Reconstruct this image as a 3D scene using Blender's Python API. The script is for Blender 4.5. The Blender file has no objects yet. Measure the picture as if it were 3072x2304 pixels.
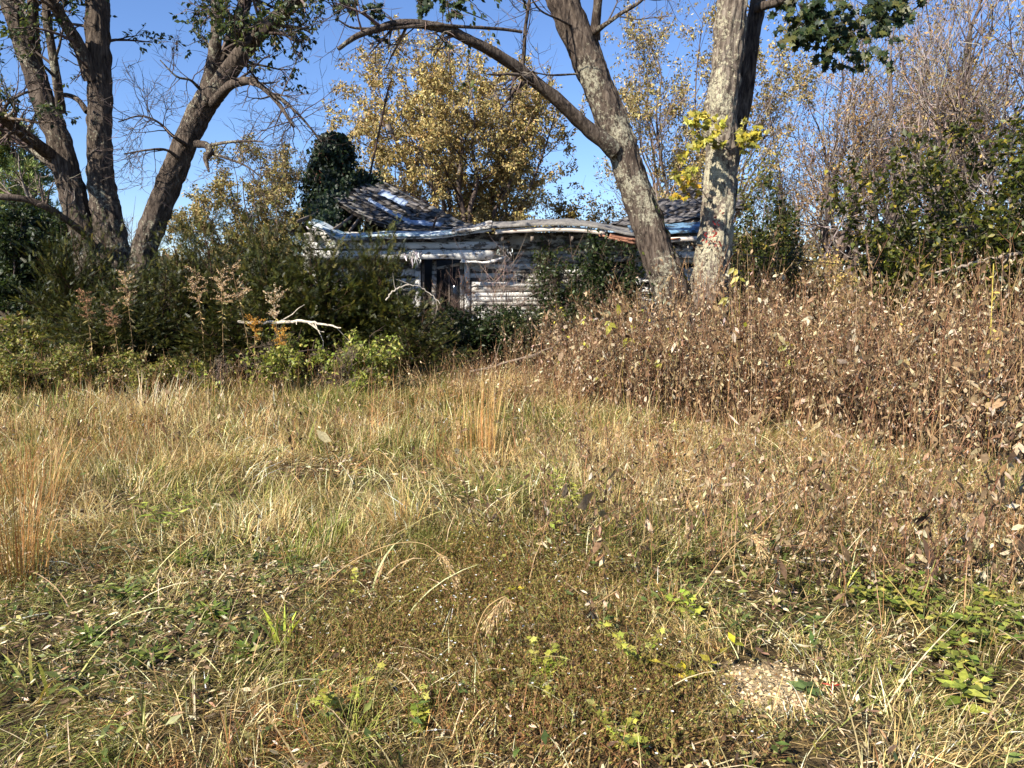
import bpy, math
import numpy as np
from mathutils import Vector, Matrix

# ------------------------------------------------------------------ camera, sky, sun, exposure
scene = bpy.context.scene
COL = scene.collection
F = 740.0
PITCH = math.radians(8.0)
CAMZ = 1.6
cam_d = bpy.data.cameras.new('camera')
cam_d.sensor_width = 36.0
cam_d.lens = F / 1024.0 * 36.0
cam_d.clip_start = 0.05
cam_d.clip_end = 3000.0
cam = bpy.data.objects.new('camera', cam_d)
COL.objects.link(cam)
cam.location = (0, 0, CAMZ)
cam.rotation_euler = (math.radians(90) - PITCH, 0, 0)
scene.camera = cam

SUN_AZ = math.radians(42)      # behind the camera, towards its left
SUN_EL = math.radians(38)
TO_SUN = Vector((-math.sin(SUN_AZ) * math.cos(SUN_EL), -math.cos(SUN_AZ) * math.cos(SUN_EL), math.sin(SUN_EL)))
world = bpy.data.worlds.new('World')
scene.world = world
world.use_nodes = True
wn = world.node_tree
wn.nodes.clear()
sky = wn.nodes.new('ShaderNodeTexSky')
sky.sky_type = 'NISHITA'
sky.sun_disc = False
sky.sun_elevation = SUN_EL
sky.sun_rotation = math.atan2(TO_SUN.x, TO_SUN.y)
sky.altitude = 200
sky.air_density = 1.0
sky.dust_density = 0.0
sky.ozone_density = 6.5
bg = wn.nodes.new('ShaderNodeBackground')
bg.inputs['Strength'].default_value = 0.088
wo = wn.nodes.new('ShaderNodeOutputWorld')
tintn = wn.nodes.new('ShaderNodeVectorMath')
tintn.operation = 'MULTIPLY'
tintn.inputs[1].default_value = (0.98, 0.97, 1.08)
wn.links.new(sky.outputs[0], tintn.inputs[0])
wn.links.new(tintn.outputs[0], bg.inputs[0])
wn.links.new(bg.outputs[0], wo.inputs[0])
sun_d = bpy.data.lights.new('sun', 'SUN')
sun_d.energy = 5.0
sun_d.angle = math.radians(0.5)
sun_d.color = (1.0, 0.945, 0.86)
sun = bpy.data.objects.new('sun', sun_d)
COL.objects.link(sun)
sun.location = (-20, -20, 30)
sun.rotation_euler = TO_SUN.to_track_quat('Z', 'Y').to_euler()
scene.view_settings.view_transform = 'Standard'
scene.view_settings.look = 'None'
scene.view_settings.gamma = 1.0
scene.view_settings.use_curve_mapping = False
scene.view_settings.exposure = 1.0
scene.render.engine = 'CYCLES'
cy = scene.cycles
cy.max_bounces = 6
cy.diffuse_bounces = 3
cy.glossy_bounces = 2
cy.transmission_bounces = 4
cy.transparent_max_bounces = 8
cy.use_denoising = True
cy.caustics_reflective = False
cy.caustics_refractive = False

# ------------------------------------------------------------------ helpers
def at(px, py, Y):
    """a point at depth Y whose picture position (1024 x 768) was measured on the photograph"""
    a, b = (px - 512.0) / F, (384.0 - py) / F
    d = np.array([a, math.cos(PITCH) + b * math.sin(PITCH), -math.sin(PITCH) + b * math.cos(PITCH)])
    return np.array([0, 0, CAMZ]) + d * (Y / d[1])

def gp(px, py):
    a, b = (px - 512.0) / F, (384.0 - py) / F
    d = np.array([a, math.cos(PITCH) + b * math.sin(PITCH), -math.sin(PITCH) + b * math.cos(PITCH)])
    t = -CAMZ / d[2]
    return d[0] * t, d[1] * t

def s2l(c):
    c = np.asarray(c, float) / 255.0
    return np.where(c <= 0.04045, c / 12.92, ((c + 0.055) / 1.055) ** 2.4)

def pal(*cs):
    return np.array([s2l(c) for c in cs])

def pick(rng, P, n, w=None, jit=0.18):
    i = rng.choice(len(P), n, p=None if w is None else np.array(w) / np.sum(w))
    return np.clip(P[i] * (1 + jit * rng.standard_normal((n, 1))) * (1 + 0.06 * rng.standard_normal((n, 3))), 0.003, 0.95)

def _h(ix, iy, iz, s):
    v = np.sin(ix * 127.1 + iy * 311.7 + iz * 74.7 + s * 53.3) * 43758.5453
    return v - np.floor(v)

def vnoise(p, seed=0):
    p = np.asarray(p, float)
    i = np.floor(p); f = p - i; f = f * f * (3 - 2 * f)
    r = 0
    for dx in (0, 1):
        for dy in (0, 1):
            for dz in (0, 1):
                w = (f[..., 0] if dx else 1 - f[..., 0]) * (f[..., 1] if dy else 1 - f[..., 1]) * (f[..., 2] if dz else 1 - f[..., 2])
                r = r + w * _h(i[..., 0] + dx, i[..., 1] + dy, i[..., 2] + dz, seed)
    return r

def fnoise(x, y, sc, seed=0, z=0.0):
    p = np.stack([np.asarray(x) / sc, np.asarray(y) / sc, np.full(np.shape(x), z + seed * 3.7)], -1)
    return 0.62 * vnoise(p, seed) + 0.38 * vnoise(p * 2.3 + 5.1, seed + 1)

def nrm(v):
    return v / np.maximum(np.linalg.norm(v, axis=-1, keepdims=True), 1e-9)

def gz(x, y):
    """height of the ground"""
    return 0.10 * (fnoise(x, y, 1.7, 3) - 0.5) + 0.05 * (fnoise(x, y, 0.5, 4) - 0.5)

FINE = {'twigs', 'foliage', 'yellow_foliage', 'crown', 'needles', 'leaves', 'runners', 'branches', 'limbs', 'upper_limbs', 'upper_foliage', 'ivy_leaves', 'red_creeper', 'plume', 'blades', 'seed_head'}

class Geo:
    def __init__(s):
        s.V, s.F, s.C, s.n = [], [], [], 0
    def add(s, V, Fa, C=(0.5, 0.5, 0.5)):
        V = np.asarray(V, float).reshape(-1, 3)
        C = np.asarray(C, float)
        if C.ndim == 1: C = np.broadcast_to(C, V.shape)
        s.V.append(V); s.C.append(C)
        s.F.append(np.asarray(Fa, np.int64) + s.n)
        s.n += len(V)
        return s
    def mesh(s, name, mat, smooth=False):
        V = np.concatenate(s.V); C = np.concatenate(s.C)
        me = bpy.data.meshes.new(name)
        tot = np.concatenate([np.full(len(f), f.shape[1], np.int32) for f in s.F])
        loops = np.concatenate([f.ravel() for f in s.F]).astype(np.int32)
        me.vertices.add(len(V)); me.vertices.foreach_set('co', V.astype(np.float32).ravel())
        me.loops.add(len(loops)); me.loops.foreach_set('vertex_index', loops)
        me.polygons.add(len(tot))
        me.polygons.foreach_set('loop_start', np.concatenate([[0], np.cumsum(tot)[:-1]]).astype(np.int32))
        me.polygons.foreach_set('loop_total', tot)
        if smooth: me.polygons.foreach_set('use_smooth', np.ones(len(tot), bool))
        a = me.attributes.new('Col', 'FLOAT_COLOR', 'POINT')
        a.data.foreach_set('color', np.concatenate([C, np.ones((len(C), 1))], 1).astype(np.float32).ravel())
        me.update(calc_edges=True)
        if mat: me.materials.append(mat)
        return me
    def build(s, name, mat, parent=None, loc=None, smooth=False):
        o = link(name, s.mesh(name, mat, smooth), parent, loc)
        if parent is not None and name in FINE: o['kind'] = 'stuff'
        return o

def link(name, data, parent=None, loc=None):
    o = bpy.data.objects.new(name, data)
    COL.objects.link(o)
    if parent: o.parent = parent
    if loc is not None: o.location = loc
    return o

def tag(o, label=None, cat=None, group=None, kind=None):
    if label: o['label'] = label
    if cat: o['category'] = cat
    if group: o['group'] = group
    if kind: o['kind'] = kind
    return o

def empty(name, loc, label=None, cat=None, group=None, rz=0.0, sc=1.0):
    o = link(name, None, None, tuple(float(v) for v in loc))
    o.empty_display_size = 0.2
    o.rotation_euler = (0, 0, rz)
    o.scale = (sc, sc, sc)
    return tag(o, label, cat, group)

def copy_thing(root, loc, rz, sc, label, group=None):
    r = root.copy(); COL.objects.link(r)
    r.location = tuple(float(v) for v in loc); r.rotation_euler = (0, 0, rz)
    r.scale = (sc, sc, sc) if np.isscalar(sc) else sc
    tag(r, label, None, group)
    for ch in list(root.children):
        c = ch.copy(); COL.objects.link(c); c.parent = r
        for g in list(ch.children):
            d = g.copy(); COL.objects.link(d); d.parent = c
    return r

# --- vectorised shapes
def frames(T):
    T = nrm(T)
    ref = np.where(np.abs(T[..., 2:3]) > 0.9, np.array([1.0, 0, 0]), np.array([0, 0, 1.0]))
    X = nrm(np.cross(ref, T)); Y = np.cross(T, X)
    return X, Y

def tubes(P, R, S, C=(0.3, 0.25, 0.2)):
    """P (N,K,3), R (N,K): N tubes with S sides"""
    N, K, _ = P.shape
    T = np.empty_like(P); T[:, 1:-1] = P[:, 2:] - P[:, :-2]; T[:, 0] = P[:, 1] - P[:, 0]; T[:, -1] = P[:, -1] - P[:, -2]
    avg = nrm(P[:, -1] - P[:, 0])[:, None, :]
    X0, _ = frames(np.broadcast_to(avg, P.shape).copy())
    T = nrm(T); X = nrm(X0 - (X0 * T).sum(-1, keepdims=True) * T); Y = np.cross(T, X)
    a = np.arange(S) * 2 * math.pi / S
    V = P[:, :, None] + R[:, :, None, None] * (np.cos(a)[:, None] * X[:, :, None] + np.sin(a)[:, None] * Y[:, :, None])
    k = np.arange(K - 1)[:, None]; j = np.arange(S)[None]; jn = (j + 1) % S
    q = np.stack([k * S + j, k * S + jn, (k + 1) * S + jn, (k + 1) * S + j], -1).reshape(-1, 4)
    Fa = (q[None] + (np.arange(N) * K * S)[:, None, None]).reshape(-1, 4)
    C = np.asarray(C, float)
    if C.ndim == 2: C = np.repeat(C, K * S, 0)
    return V.reshape(-1, 3), Fa, C

def ribbons(P, W, side, C):
    """P (N,K,3), W (N,K) half widths, side (N,3) or (N,K,3): flat blades ending in a point"""
    N, K, _ = P.shape
    if side.ndim == 2: side = side[:, None]
    A = P - side * W[..., None]; B = P + side * W[..., None]
    V = np.empty((N, 2 * K - 1, 3)); V[:, 0:2 * K - 2:2] = A[:, :-1]; V[:, 1:2 * K - 2:2] = B[:, :-1]; V[:, -1] = P[:, -1]
    off = (np.arange(N) * (2 * K - 1))[:, None, None]
    k = np.arange(K - 2)
    q = np.stack([2 * k, 2 * k + 1, 2 * k + 3, 2 * k + 2], -1)
    t = np.array([[2 * K - 4, 2 * K - 3, 2 * K - 2]])
    C = np.asarray(C, float)
    if C.ndim == 2: C = np.repeat(C, 2 * K - 1, 0)
    elif C.ndim == 1: C = np.broadcast_to(C, (N * (2 * K - 1), 3))
    return V.reshape(-1, 3), (q[None] + off).reshape(-1, 4), (t[None] + off).reshape(-1, 3), C

def add_ribbons(g, P, W, side, C):
    V, q, t, C = ribbons(P, W, side, C)
    n0 = g.n
    g.V.append(V); g.C.append(C); g.F.append(q + n0); g.F.append(t + n0); g.n += len(V)

def twig_ribbons(g, rng, P, R, C):
    add_ribbons(g, P, R * 1.25, nrm(np.cross(nrm(P[:, -1] - P[:, 0]), rdir(rng, len(P)))), C)

LEAF4 = (np.array([[0, 0, 0], [-.5, .45, .10], [0, 1, 0], [.5, .45, .10]], float), np.array([[0, 2, 1], [0, 3, 2]]))
LEAF6 = (np.array([[0, 0, 0], [-.44, .42, .10], [0, 1, -.08], [.44, .42, .10], [0, .5, -.03]], float), np.array([[0, 4, 1], [1, 4, 2], [2, 4, 3], [3, 4, 0]]))
CURL = (np.array([[0, 0, 0], [-.5, .38, .32], [.42, .46, -.12], [-.12, .74, .55], [.28, 1.0, .2]], float), np.array([[0, 2, 1], [1, 2, 3], [3, 2, 4]]))
_m = [(0, 0), (.16, .12), (.5, .02), (.38, .24), (.62, .5), (.3, .5), (.22, .66), (.1, .62), (0, 1)]
_mv = np.array([[0, .36, .0]] + [[x, y, -.1 * abs(x)] for x, y in _m] + [[-x, y, -.1 * abs(x)] for x, y in _m[-2:0:-1]], float)
MAPLE = (_mv, np.array([[0, i, i % (len(_mv) - 1) + 1] for i in range(1, len(_mv))]))
SPRIG = []
_f = []
for _i in range(5):
    for _s in (-1, 1):
        y = 0.08 + 0.18 * _i; l = 0.34 * (1 - 0.5 * (_i / 5) ** 2)
        b = len(SPRIG)
        SPRIG += [[0, y - .045, 0], [_s * l, y + .18, .05], [0, y + .075, 0.02]]
        _f.append([b, b + 1, b + 2] if _s > 0 else [b, b + 2, b + 1])
SPRIG += [[-.03, .85, 0], [.03, .85, 0], [0, 1.12, 0.03]]
_f.append([len(SPRIG) - 3, len(SPRIG) - 2, len(SPRIG) - 1])
SPRIG = (np.array(SPRIG, float), np.array(_f))

def stamp(g, tmpl, pos, d, up, L, W, C, curl=None):
    """one copy of a small template at every pos: d = length axis, up = approximate normal"""
    T, Fa = tmpl
    N = len(pos)
    d = nrm(d); X = nrm(np.cross(d, up)); Z = np.cross(X, d)
    L = np.broadcast_to(np.asarray(L, float), (N,)); W = np.broadcast_to(np.asarray(W, float), (N,))
    zz = W if curl is None else curl * W
    V = (pos[:, None] + X[:, None] * (T[None, :, 0:1] * W[:, None, None]) + d[:, None] * (T[None, :, 1:2] * L[:, None, None])
         + Z[:, None] * (T[None, :, 2:3] * zz[:, None, None]))
    off = (np.arange(N) * len(T))[:, None, None]
    C = np.asarray(C, float)
    if C.ndim == 2: C = np.repeat(C, len(T), 0)
    g.add(V.reshape(-1, 3), (Fa[None] + off).reshape(-1, Fa.shape[1]), C)

def rdir(rng, n):
    return nrm(rng.standard_normal((n, 3)))

def resample(P, R, K):
    """a smooth curve through hand-placed points, K points"""
    P = np.asarray(P, float); R = np.asarray(R, float)
    n = len(P)
    PP = np.vstack([2 * P[0] - P[1], P, 2 * P[-1] - P[-2]]); RR = np.concatenate([[R[0]], R, [R[-1]]])
    t = np.linspace(0, n - 1 - 1e-6, K); i = t.astype(int); f = (t - i)[:, None]
    p0, p1, p2, p3 = PP[i], PP[i + 1], PP[i + 2], PP[i + 3]
    Q = 0.5 * (2 * p1 + (p2 - p0) * f + (2 * p0 - 5 * p1 + 4 * p2 - p3) * f ** 2 + (-p0 + 3 * p1 - 3 * p2 + p3) * f ** 3)
    return Q, RR[i + 1] * (1 - f[:, 0]) + RR[i + 2] * f[:, 0]

def grow(rng, P, R, n, tr, ang, length, rr, K, up=0.0, wob=0.12, taper=0.25, rmin=0.002, prefer=None):
    """n children on every parent polyline; returns (P2, R2)"""
    N, K0, _ = P.shape
    idx = np.repeat(np.arange(N), n); M = len(idx)
    t = rng.uniform(tr[0], tr[1], M) * (K0 - 1)
    i = np.minimum(t.astype(int), K0 - 2); f = (t - i)[:, None]
    p = P[idx, i] * (1 - f) + P[idx, i + 1] * f
    T = nrm(P[idx, i + 1] - P[idx, i])
    r0 = (R[idx, i] * (1 - f[:, 0]) + R[idx, i + 1] * f[:, 0]) * rr
    perp = rdir(rng, M)
    if prefer is not None: perp = perp + np.asarray(prefer)
    perp = nrm(perp - (perp * T).sum(-1, keepdims=True) * T)
    a = np.radians(rng.uniform(ang[0], ang[1], M))[:, None]
    d = np.cos(a) * T + np.sin(a) * perp
    L = rng.uniform(length[0], length[1], M)[:, None] / (K - 1)
    out = np.empty((M, K, 3)); out[:, 0] = p
    for k in range(1, K):
        d = nrm(d + wob * rng.standard_normal((M, 3)) + np.array([0, 0, up]))
        out[:, k] = out[:, k - 1] + d * L
    s = np.linspace(1, taper, K)[None]
    return out, np.maximum(r0[:, None], rmin) * s

def along(rng, P, n, tr=(0.2, 1.0)):
    """n random points on every polyline, with tangents"""
    N, K, _ = P.shape
    idx = np.repeat(np.arange(N), n)
    t = rng.uniform(tr[0], tr[1], len(idx)) * (K - 1)
    i = np.minimum(t.astype(int), K - 2); f = (t - i)[:, None]
    return P[idx, i] * (1 - f) + P[idx, i + 1] * f, nrm(P[idx, i + 1] - P[idx, i])

# ------------------------------------------------------------------ materials
def newmat(name):
    m = bpy.data.materials.new(name); m.use_nodes = True
    nt = m.node_tree; nt.nodes.clear()
    return m, nt, nt.nodes.new('ShaderNodeOutputMaterial')

def N_(nt, typ, **kw):
    n = nt.nodes.new('ShaderNode' + typ)
    for k, v in kw.items():
        if k in n.inputs: n.inputs[k].default_value = v
        else: setattr(n, k, v)
    return n

def ramp(nt, fac, stops):
    r = nt.nodes.new('ShaderNodeValToRGB')
    while len(r.color_ramp.elements) < len(stops): r.color_ramp.elements.new(0.5)
    for e, (p, c) in zip(r.color_ramp.elements, stops):
        e.position = p; e.color = (*[float(v) for v in c], 1)
    nt.links.new(fac, r.inputs[0])
    return r.outputs[0]

def foliage_mat(name, trans=0.3, rough=0.55, spec=0.3, tint=(1.05, 1.08, 0.66), mottle=60.0, mamt=0.3):
    m, nt, out = newmat(name)
    at_ = N_(nt, 'Attribute', attribute_name='Col')
    tc = N_(nt, 'TexCoord')
    no = N_(nt, 'TexNoise', Scale=mottle, Detail=2.0)
    nt.links.new(tc.outputs['Object'], no.inputs['Vector'])
    mr = N_(nt, 'MapRange'); mr.inputs[1].default_value = 0.3; mr.inputs[2].default_value = 0.7
    mr.inputs[3].default_value = 1 - mamt; mr.inputs[4].default_value = 1 + mamt
    nt.links.new(no.outputs[0], mr.inputs[0])
    mx = N_(nt, 'VectorMath', operation='SCALE')
    nt.links.new(at_.outputs['Color'], mx.inputs[0]); nt.links.new(mr.outputs[0], mx.inputs['Scale'])
    b = N_(nt, 'BsdfPrincipled', Roughness=rough)
    b.inputs['Specular IOR Level'].default_value = spec
    nt.links.new(mx.outputs[0], b.inputs['Base Color'])
    if trans > 0:
        tr = N_(nt, 'BsdfTranslucent')
        mt = N_(nt, 'VectorMath', operation='MULTIPLY'); mt.inputs[1].default_value = tint
        nt.links.new(mx.outputs[0], mt.inputs[0]); nt.links.new(mt.outputs[0], tr.inputs['Color'])
        ms = N_(nt, 'MixShader'); ms.inputs[0].default_value = trans
        nt.links.new(b.outputs[0], ms.inputs[1]); nt.links.new(tr.outputs[0], ms.inputs[2])
        nt.links.new(ms.outputs[0], out.inputs[0])
    else:
        nt.links.new(b.outputs[0], out.inputs[0])
    return m

M_LEAF = foliage_mat('green_leaf', 0.38, 0.45, 0.4)
M_DRY = foliage_mat('dry_leaf', 0.22, 0.8, 0.15, (1.0, 0.95, 0.82))
M_GRASS = foliage_mat('grass_blade', 0.28, 0.6, 0.25, (1.1, 1.05, 0.65))
M_YEW = foliage_mat('yew_needles', 0.12, 0.45, 0.35)
M_TWIG = foliage_mat('twig_bark', 0.0, 0.85, 0.1, mottle=30.0)
M_PETAL = foliage_mat('petal', 0.2, 0.7, 0.1, (1, 1, 1), mamt=0.05)

def bark_mat(name, dark, mid, light, lichen=0.3, lcol=(170, 164, 140), moss=0.15):
    m, nt, out = newmat(name)
    tc = N_(nt, 'TexCoord')
    mp = N_(nt, 'Mapping'); mp.inputs['Scale'].default_value = (13, 13, 2.4)
    nt.links.new(tc.outputs['Object'], mp.inputs[0])
    n1 = N_(nt, 'TexNoise', Scale=1.6, Detail=5.0, Roughness=0.65, Distortion=0.6)
    nt.links.new(mp.outputs[0], n1.inputs[0])
    c1 = ramp(nt, n1.outputs[0], [(0.33, s2l(dark)), (0.5, s2l(mid)), (0.7, s2l(light))])
    # lichen crusts
    n2 = N_(nt, 'TexNoise', Scale=17.0, Detail=5.0, Roughness=0.75)
    nt.links.new(tc.outputs['Object'], n2.inputs[0])
    n3 = N_(nt, 'TexNoise', Scale=1.1, Detail=2.0)
    nt.links.new(tc.outputs['Object'], n3.inputs[0])
    ad = N_(nt, 'Math', operation='ADD'); nt.links.new(n2.outputs[0], ad.inputs[0]); nt.links.new(n3.outputs[0], ad.inputs[1])
    th = 1.20 - 0.20 * lichen
    lf = ramp(nt, ad.outputs[0], [(0, (0, 0, 0)), (1, (1, 1, 1))])
    mr = N_(nt, 'MapRange'); mr.inputs[1].default_value = th - 0.03; mr.inputs[2].default_value = th + 0.05
    nt.links.new(ad.outputs[0], mr.inputs[0])
    mix = N_(nt, 'Mix', data_type='RGBA'); nt.links.new(mr.outputs[0], mix.inputs[0])
    nt.links.new(c1, mix.inputs[6])
    vo = N_(nt, 'TexNoise', Scale=55.0, Detail=4.0, Roughness=0.7); nt.links.new(tc.outputs['Object'], vo.inputs[0])
    lc = ramp(nt, vo.outputs[0], [(0.38, s2l(lcol) * 0.4), (0.62, s2l(lcol))])
    nt.links.new(lc, mix.inputs[7])
    b = N_(nt, 'BsdfPrincipled', Roughness=0.92); b.inputs['Specular IOR Level'].default_value = 0.15
    nt.links.new(mix.outputs[2], b.inputs['Base Color'])
    n4 = N_(nt, 'TexNoise', Scale=3.4, Detail=6.0, Roughness=0.7); nt.links.new(mp.outputs[0], n4.inputs[0])
    bu = N_(nt, 'Bump', Strength=0.9, Distance=0.03); nt.links.new(n4.outputs[0], bu.inputs['Height'])
    nt.links.new(bu.outputs[0], b.inputs['Normal'])
    nt.links.new(b.outputs[0], out.inputs[0])
    return m

M_BARK_A = bark_mat('maple_bark', (40, 34, 30), (82, 71, 61), (118, 105, 92), 0.25)
M_BARK_C = bark_mat('lichen_bark', (52, 45, 38), (112, 99, 86), (156, 143, 126), 0.85, (204, 194, 162))
M_BARK_C1 = bark_mat('grey_bark', (38, 32, 28), (84, 72, 62), (124, 110, 95), 0.35, (180, 172, 146))
M_BARK_BG = bark_mat('woodland_bark', (60, 50, 46), (100, 86, 78), (140, 124, 112), 0.1)

def paint_mat(name, paint, wood, peel=0.45, scale=3.0, rough=0.75):
    """old paint flaking off grey wood"""
    m, nt, out = newmat(name)
    tc = N_(nt, 'TexCoord')
    mp = N_(nt, 'Mapping'); mp.inputs['Scale'].default_value = (1.0, 1.0, 2.2)
    geo = N_(nt, 'NewGeometry')
    nt.links.new(geo.outputs['Position'], mp.inputs[0])
    n1 = N_(nt, 'TexNoise', Scale=scale, Detail=8.0, Roughness=0.72); nt.links.new(mp.outputs[0], n1.inputs[0])
    mr = N_(nt, 'MapRange'); mr.inputs[1].default_value = 0.36 + 0.3 * peel; mr.inputs[2].default_value = 0.40 + 0.3 * peel
    nt.links.new(n1.outputs[0], mr.inputs[0])
    mp2 = N_(nt, 'Mapping'); mp2.inputs['Scale'].default_value = (1.2, 6, 22)
    nt.links.new(geo.outputs['Position'], mp2.inputs[0])
    n2 = N_(nt, 'TexNoise', Scale=3.0, Detail=5.0, Roughness=0.6); nt.links.new(mp2.outputs[0], n2.inputs[0])
    wc = ramp(nt, n2.outputs[0], [(0.3, s2l(wood) * 0.45), (0.7, s2l(wood))])
    n3 = N_(nt, 'TexNoise', Scale=2.0, Detail=5.0); nt.links.new(geo.outputs['Position'], n3.inputs[0])
    pc = ramp(nt, n3.outputs[0], [(0.3, s2l(paint) * 0.72), (0.6, s2l(paint))])
    mix = N_(nt, 'Mix', data_type='RGBA'); nt.links.new(mr.outputs[0], mix.inputs[0])
    nt.links.new(pc, mix.inputs[6]); nt.links.new(wc, mix.inputs[7])
    b = N_(nt, 'BsdfPrincipled', Roughness=rough); b.inputs['Specular IOR Level'].default_value = 0.2
    nt.links.new(mix.outputs[2], b.inputs['Base Color'])
    bu = N_(nt, 'Bump', Strength=0.5, Distance=0.01, invert=True); nt.links.new(mr.outputs[0], bu.inputs['Height'])
    nt.links.new(bu.outputs[0], b.inputs['Normal'])
    nt.links.new(b.outputs[0], out.inputs[0])
    return m

def flat_mat(name, c0, c1, scale=8.0, rough=0.9, bump=0.3, metal=0.0):
    m, nt, out = newmat(name)
    geo = N_(nt, 'NewGeometry')
    n1 = N_(nt, 'TexNoise', Scale=scale, Detail=7.0, Roughness=0.65); nt.links.new(geo.outputs['Position'], n1.inputs[0])
    c = ramp(nt, n1.outputs[0], [(0.32, s2l(c0)), (0.68, s2l(c1))])
    b = N_(nt, 'BsdfPrincipled', Roughness=rough, Metallic=metal); b.inputs['Specular IOR Level'].default_value = 0.25
    nt.links.new(c, b.inputs['Base Color'])
    if bump:
        bu = N_(nt, 'Bump', Strength=bump, Distance=0.02); nt.links.new(n1.outputs[0], bu.inputs['Height'])
        nt.links.new(bu.outputs[0], b.inputs['Normal'])
    nt.links.new(b.outputs[0], out.inputs[0])
    return m
# ------------------------------------------------------------------ ground
def make_ground():
    xs = np.concatenate([[-900, -400, -160, -80, -45, -28, -20], np.arange(-15, 15.01, 0.16), [20, 28, 45, 80, 160, 400, 900]])
    ys = np.concatenate([[-200, -60, -20, -8, -3], np.arange(-1, 19.01, 0.16), [22, 27, 35, 50, 80, 160, 400, 1500]])
    X, Y = np.meshgrid(xs, ys)
    fade = np.clip((16 - np.abs(X)) / 2, 0, 1) * np.clip((20 - Y) / 2, 0, 1) * np.clip((Y + 2) / 2, 0, 1)
    Z = gz(X, Y) * fade
    V = np.stack([X, Y, Z], -1).reshape(-1, 3)
    nx, ny = len(xs), len(ys)
    j, i = np.meshgrid(np.arange(nx - 1), np.arange(ny - 1))
    a = (i * nx + j).ravel()
    Fa = np.stack([a, a + 1, a + nx + 1, a + nx], -1)
    m, nt, out = newmat('soil_and_thatch')
    geo = N_(nt, 'NewGeometry')
    n1 = N_(nt, 'TexNoise', Scale=0.9, Detail=4.0, Roughness=0.6); nt.links.new(geo.outputs['Position'], n1.inputs[0])
    n2 = N_(nt, 'TexNoise', Scale=55.0, Detail=6.0, Roughness=0.75); nt.links.new(geo.outputs['Position'], n2.inputs[0])
    n3 = N_(nt, 'TexVoronoi', Scale=38.0); nt.links.new(geo.outputs['Position'], n3.inputs[0])
    c1 = ramp(nt, n1.outputs[0], [(0.35, s2l((88, 72, 52))), (0.55, s2l((104, 88, 60))), (0.72, s2l((84, 80, 48)))])
    c2 = ramp(nt, n2.outputs[0], [(0.3, (0.35, 0.33, 0.3)), (0.6, (1.0, 1.0, 1.0)), (0.75, (1.55, 1.45, 1.3))])
    mx = N_(nt, 'Mix', data_type='RGBA', blend_type='MULTIPLY'); mx.inputs[0].default_value = 1.0
    nt.links.new(c1, mx.inputs[6]); nt.links.new(c2, mx.inputs[7])
    # the bare sandy patch by the broad-leaved plant
    bx, by = gp(768, 688)
    vm = N_(nt, 'VectorMath', operation='DISTANCE'); vm.inputs[1].default_value = (bx, by, 0)
    nt.links.new(geo.outputs['Position'], vm.inputs[0])
    n4 = N_(nt, 'TexNoise', Scale=9.0, Detail=6.0, Roughness=0.7); nt.links.new(geo.outputs['Position'], n4.inputs[0])
    am = N_(nt, 'Math', operation='MULTIPLY_ADD'); am.inputs[1].default_value = 0.35
    nt.links.new(n4.outputs[0], am.inputs[0]); nt.links.new(vm.outputs['Value'], am.inputs[2])
    mr = N_(nt, 'MapRange'); mr.inputs[1].default_value = 0.34; mr.inputs[2].default_value = 0.40
    mr.inputs[3].default_value = 1; mr.inputs[4].default_value = 0
    nt.links.new(am.outputs[0], mr.inputs[0])
    sand = ramp(nt, n2.outputs[0], [(0.3, s2l((158, 130, 92))), (0.7, s2l((222, 198, 154)))])
    mx2 = N_(nt, 'Mix', data_type='RGBA'); nt.links.new(mr.outputs[0], mx2.inputs[0])
    nt.links.new(mx.outputs[2], mx2.inputs[6]); nt.links.new(sand, mx2.inputs[7])
    b = N_(nt, 'BsdfPrincipled', Roughness=0.95); b.inputs['Specular IOR Level'].default_value = 0.1
    nt.links.new(mx2.outputs[2], b.inputs['Base Color'])
    n5 = N_(nt, 'TexVoronoi', Scale=45.0); nt.links.new(geo.outputs['Position'], n5.inputs[0])
    ah = N_(nt, 'Math', operation='ADD'); nt.links.new(n2.outputs[0], ah.inputs[0]); nt.links.new(n5.outputs[0], ah.inputs[1])
    bu = N_(nt, 'Bump', Strength=1.0, Distance=0.03); nt.links.new(ah.outputs[0], bu.inputs['Height'])
    nt.links.new(bu.outputs[0], b.inputs['Normal']); nt.links.new(b.outputs[0], out.inputs[0])
    o = Geo().add(V, Fa).build('ground', m, smooth=True)
    tag(o, kind='structure')
make_ground()

# ------------------------------------------------------------------ the house
WY = 16.4
M_WHITE = paint_mat('flaking_white_paint', (234, 229, 218), (122, 113, 102), 0.56, 3.2)
M_WHITE2 = paint_mat('worn_white_paint', (196, 189, 177), (104, 95, 86), 0.40, 3.8)
M_PINK = paint_mat('worn_cream_fascia', (232, 216, 196), (140, 112, 92), 0.66, 2.0)
M_RED = paint_mat('rusty_fascia', (172, 122, 96), (92, 62, 48), 0.5, 3.0)
M_BLUE = paint_mat('faded_blue_metal', (206, 214, 214), (112, 146, 164), 0.46, 4.0, 0.45)
M_BLUE2 = paint_mat('blue_metal', (112, 146, 170), (66, 74, 80), 0.42, 4.0, 0.45)
M_WOOD = flat_mat('weathered_wood', (70, 60, 52), (150, 136, 120), 9.0)
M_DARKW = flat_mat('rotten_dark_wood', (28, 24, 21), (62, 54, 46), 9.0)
M_SHING = [flat_mat('shingle_grey', (74, 70, 68), (128, 122, 118), 14.0), flat_mat('shingle_dark', (46, 43, 42), (92, 86, 80), 14.0),
           flat_mat('shingle_pale', (92, 88, 84), (146, 140, 130), 14.0)]
M_FELT = flat_mat('exposed_felt', (110, 124, 146), (168, 182, 202), 5.0)
M_ROOM = flat_mat('dim_plaster', (66, 60, 52), (96, 88, 76), 2.0)
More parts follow.
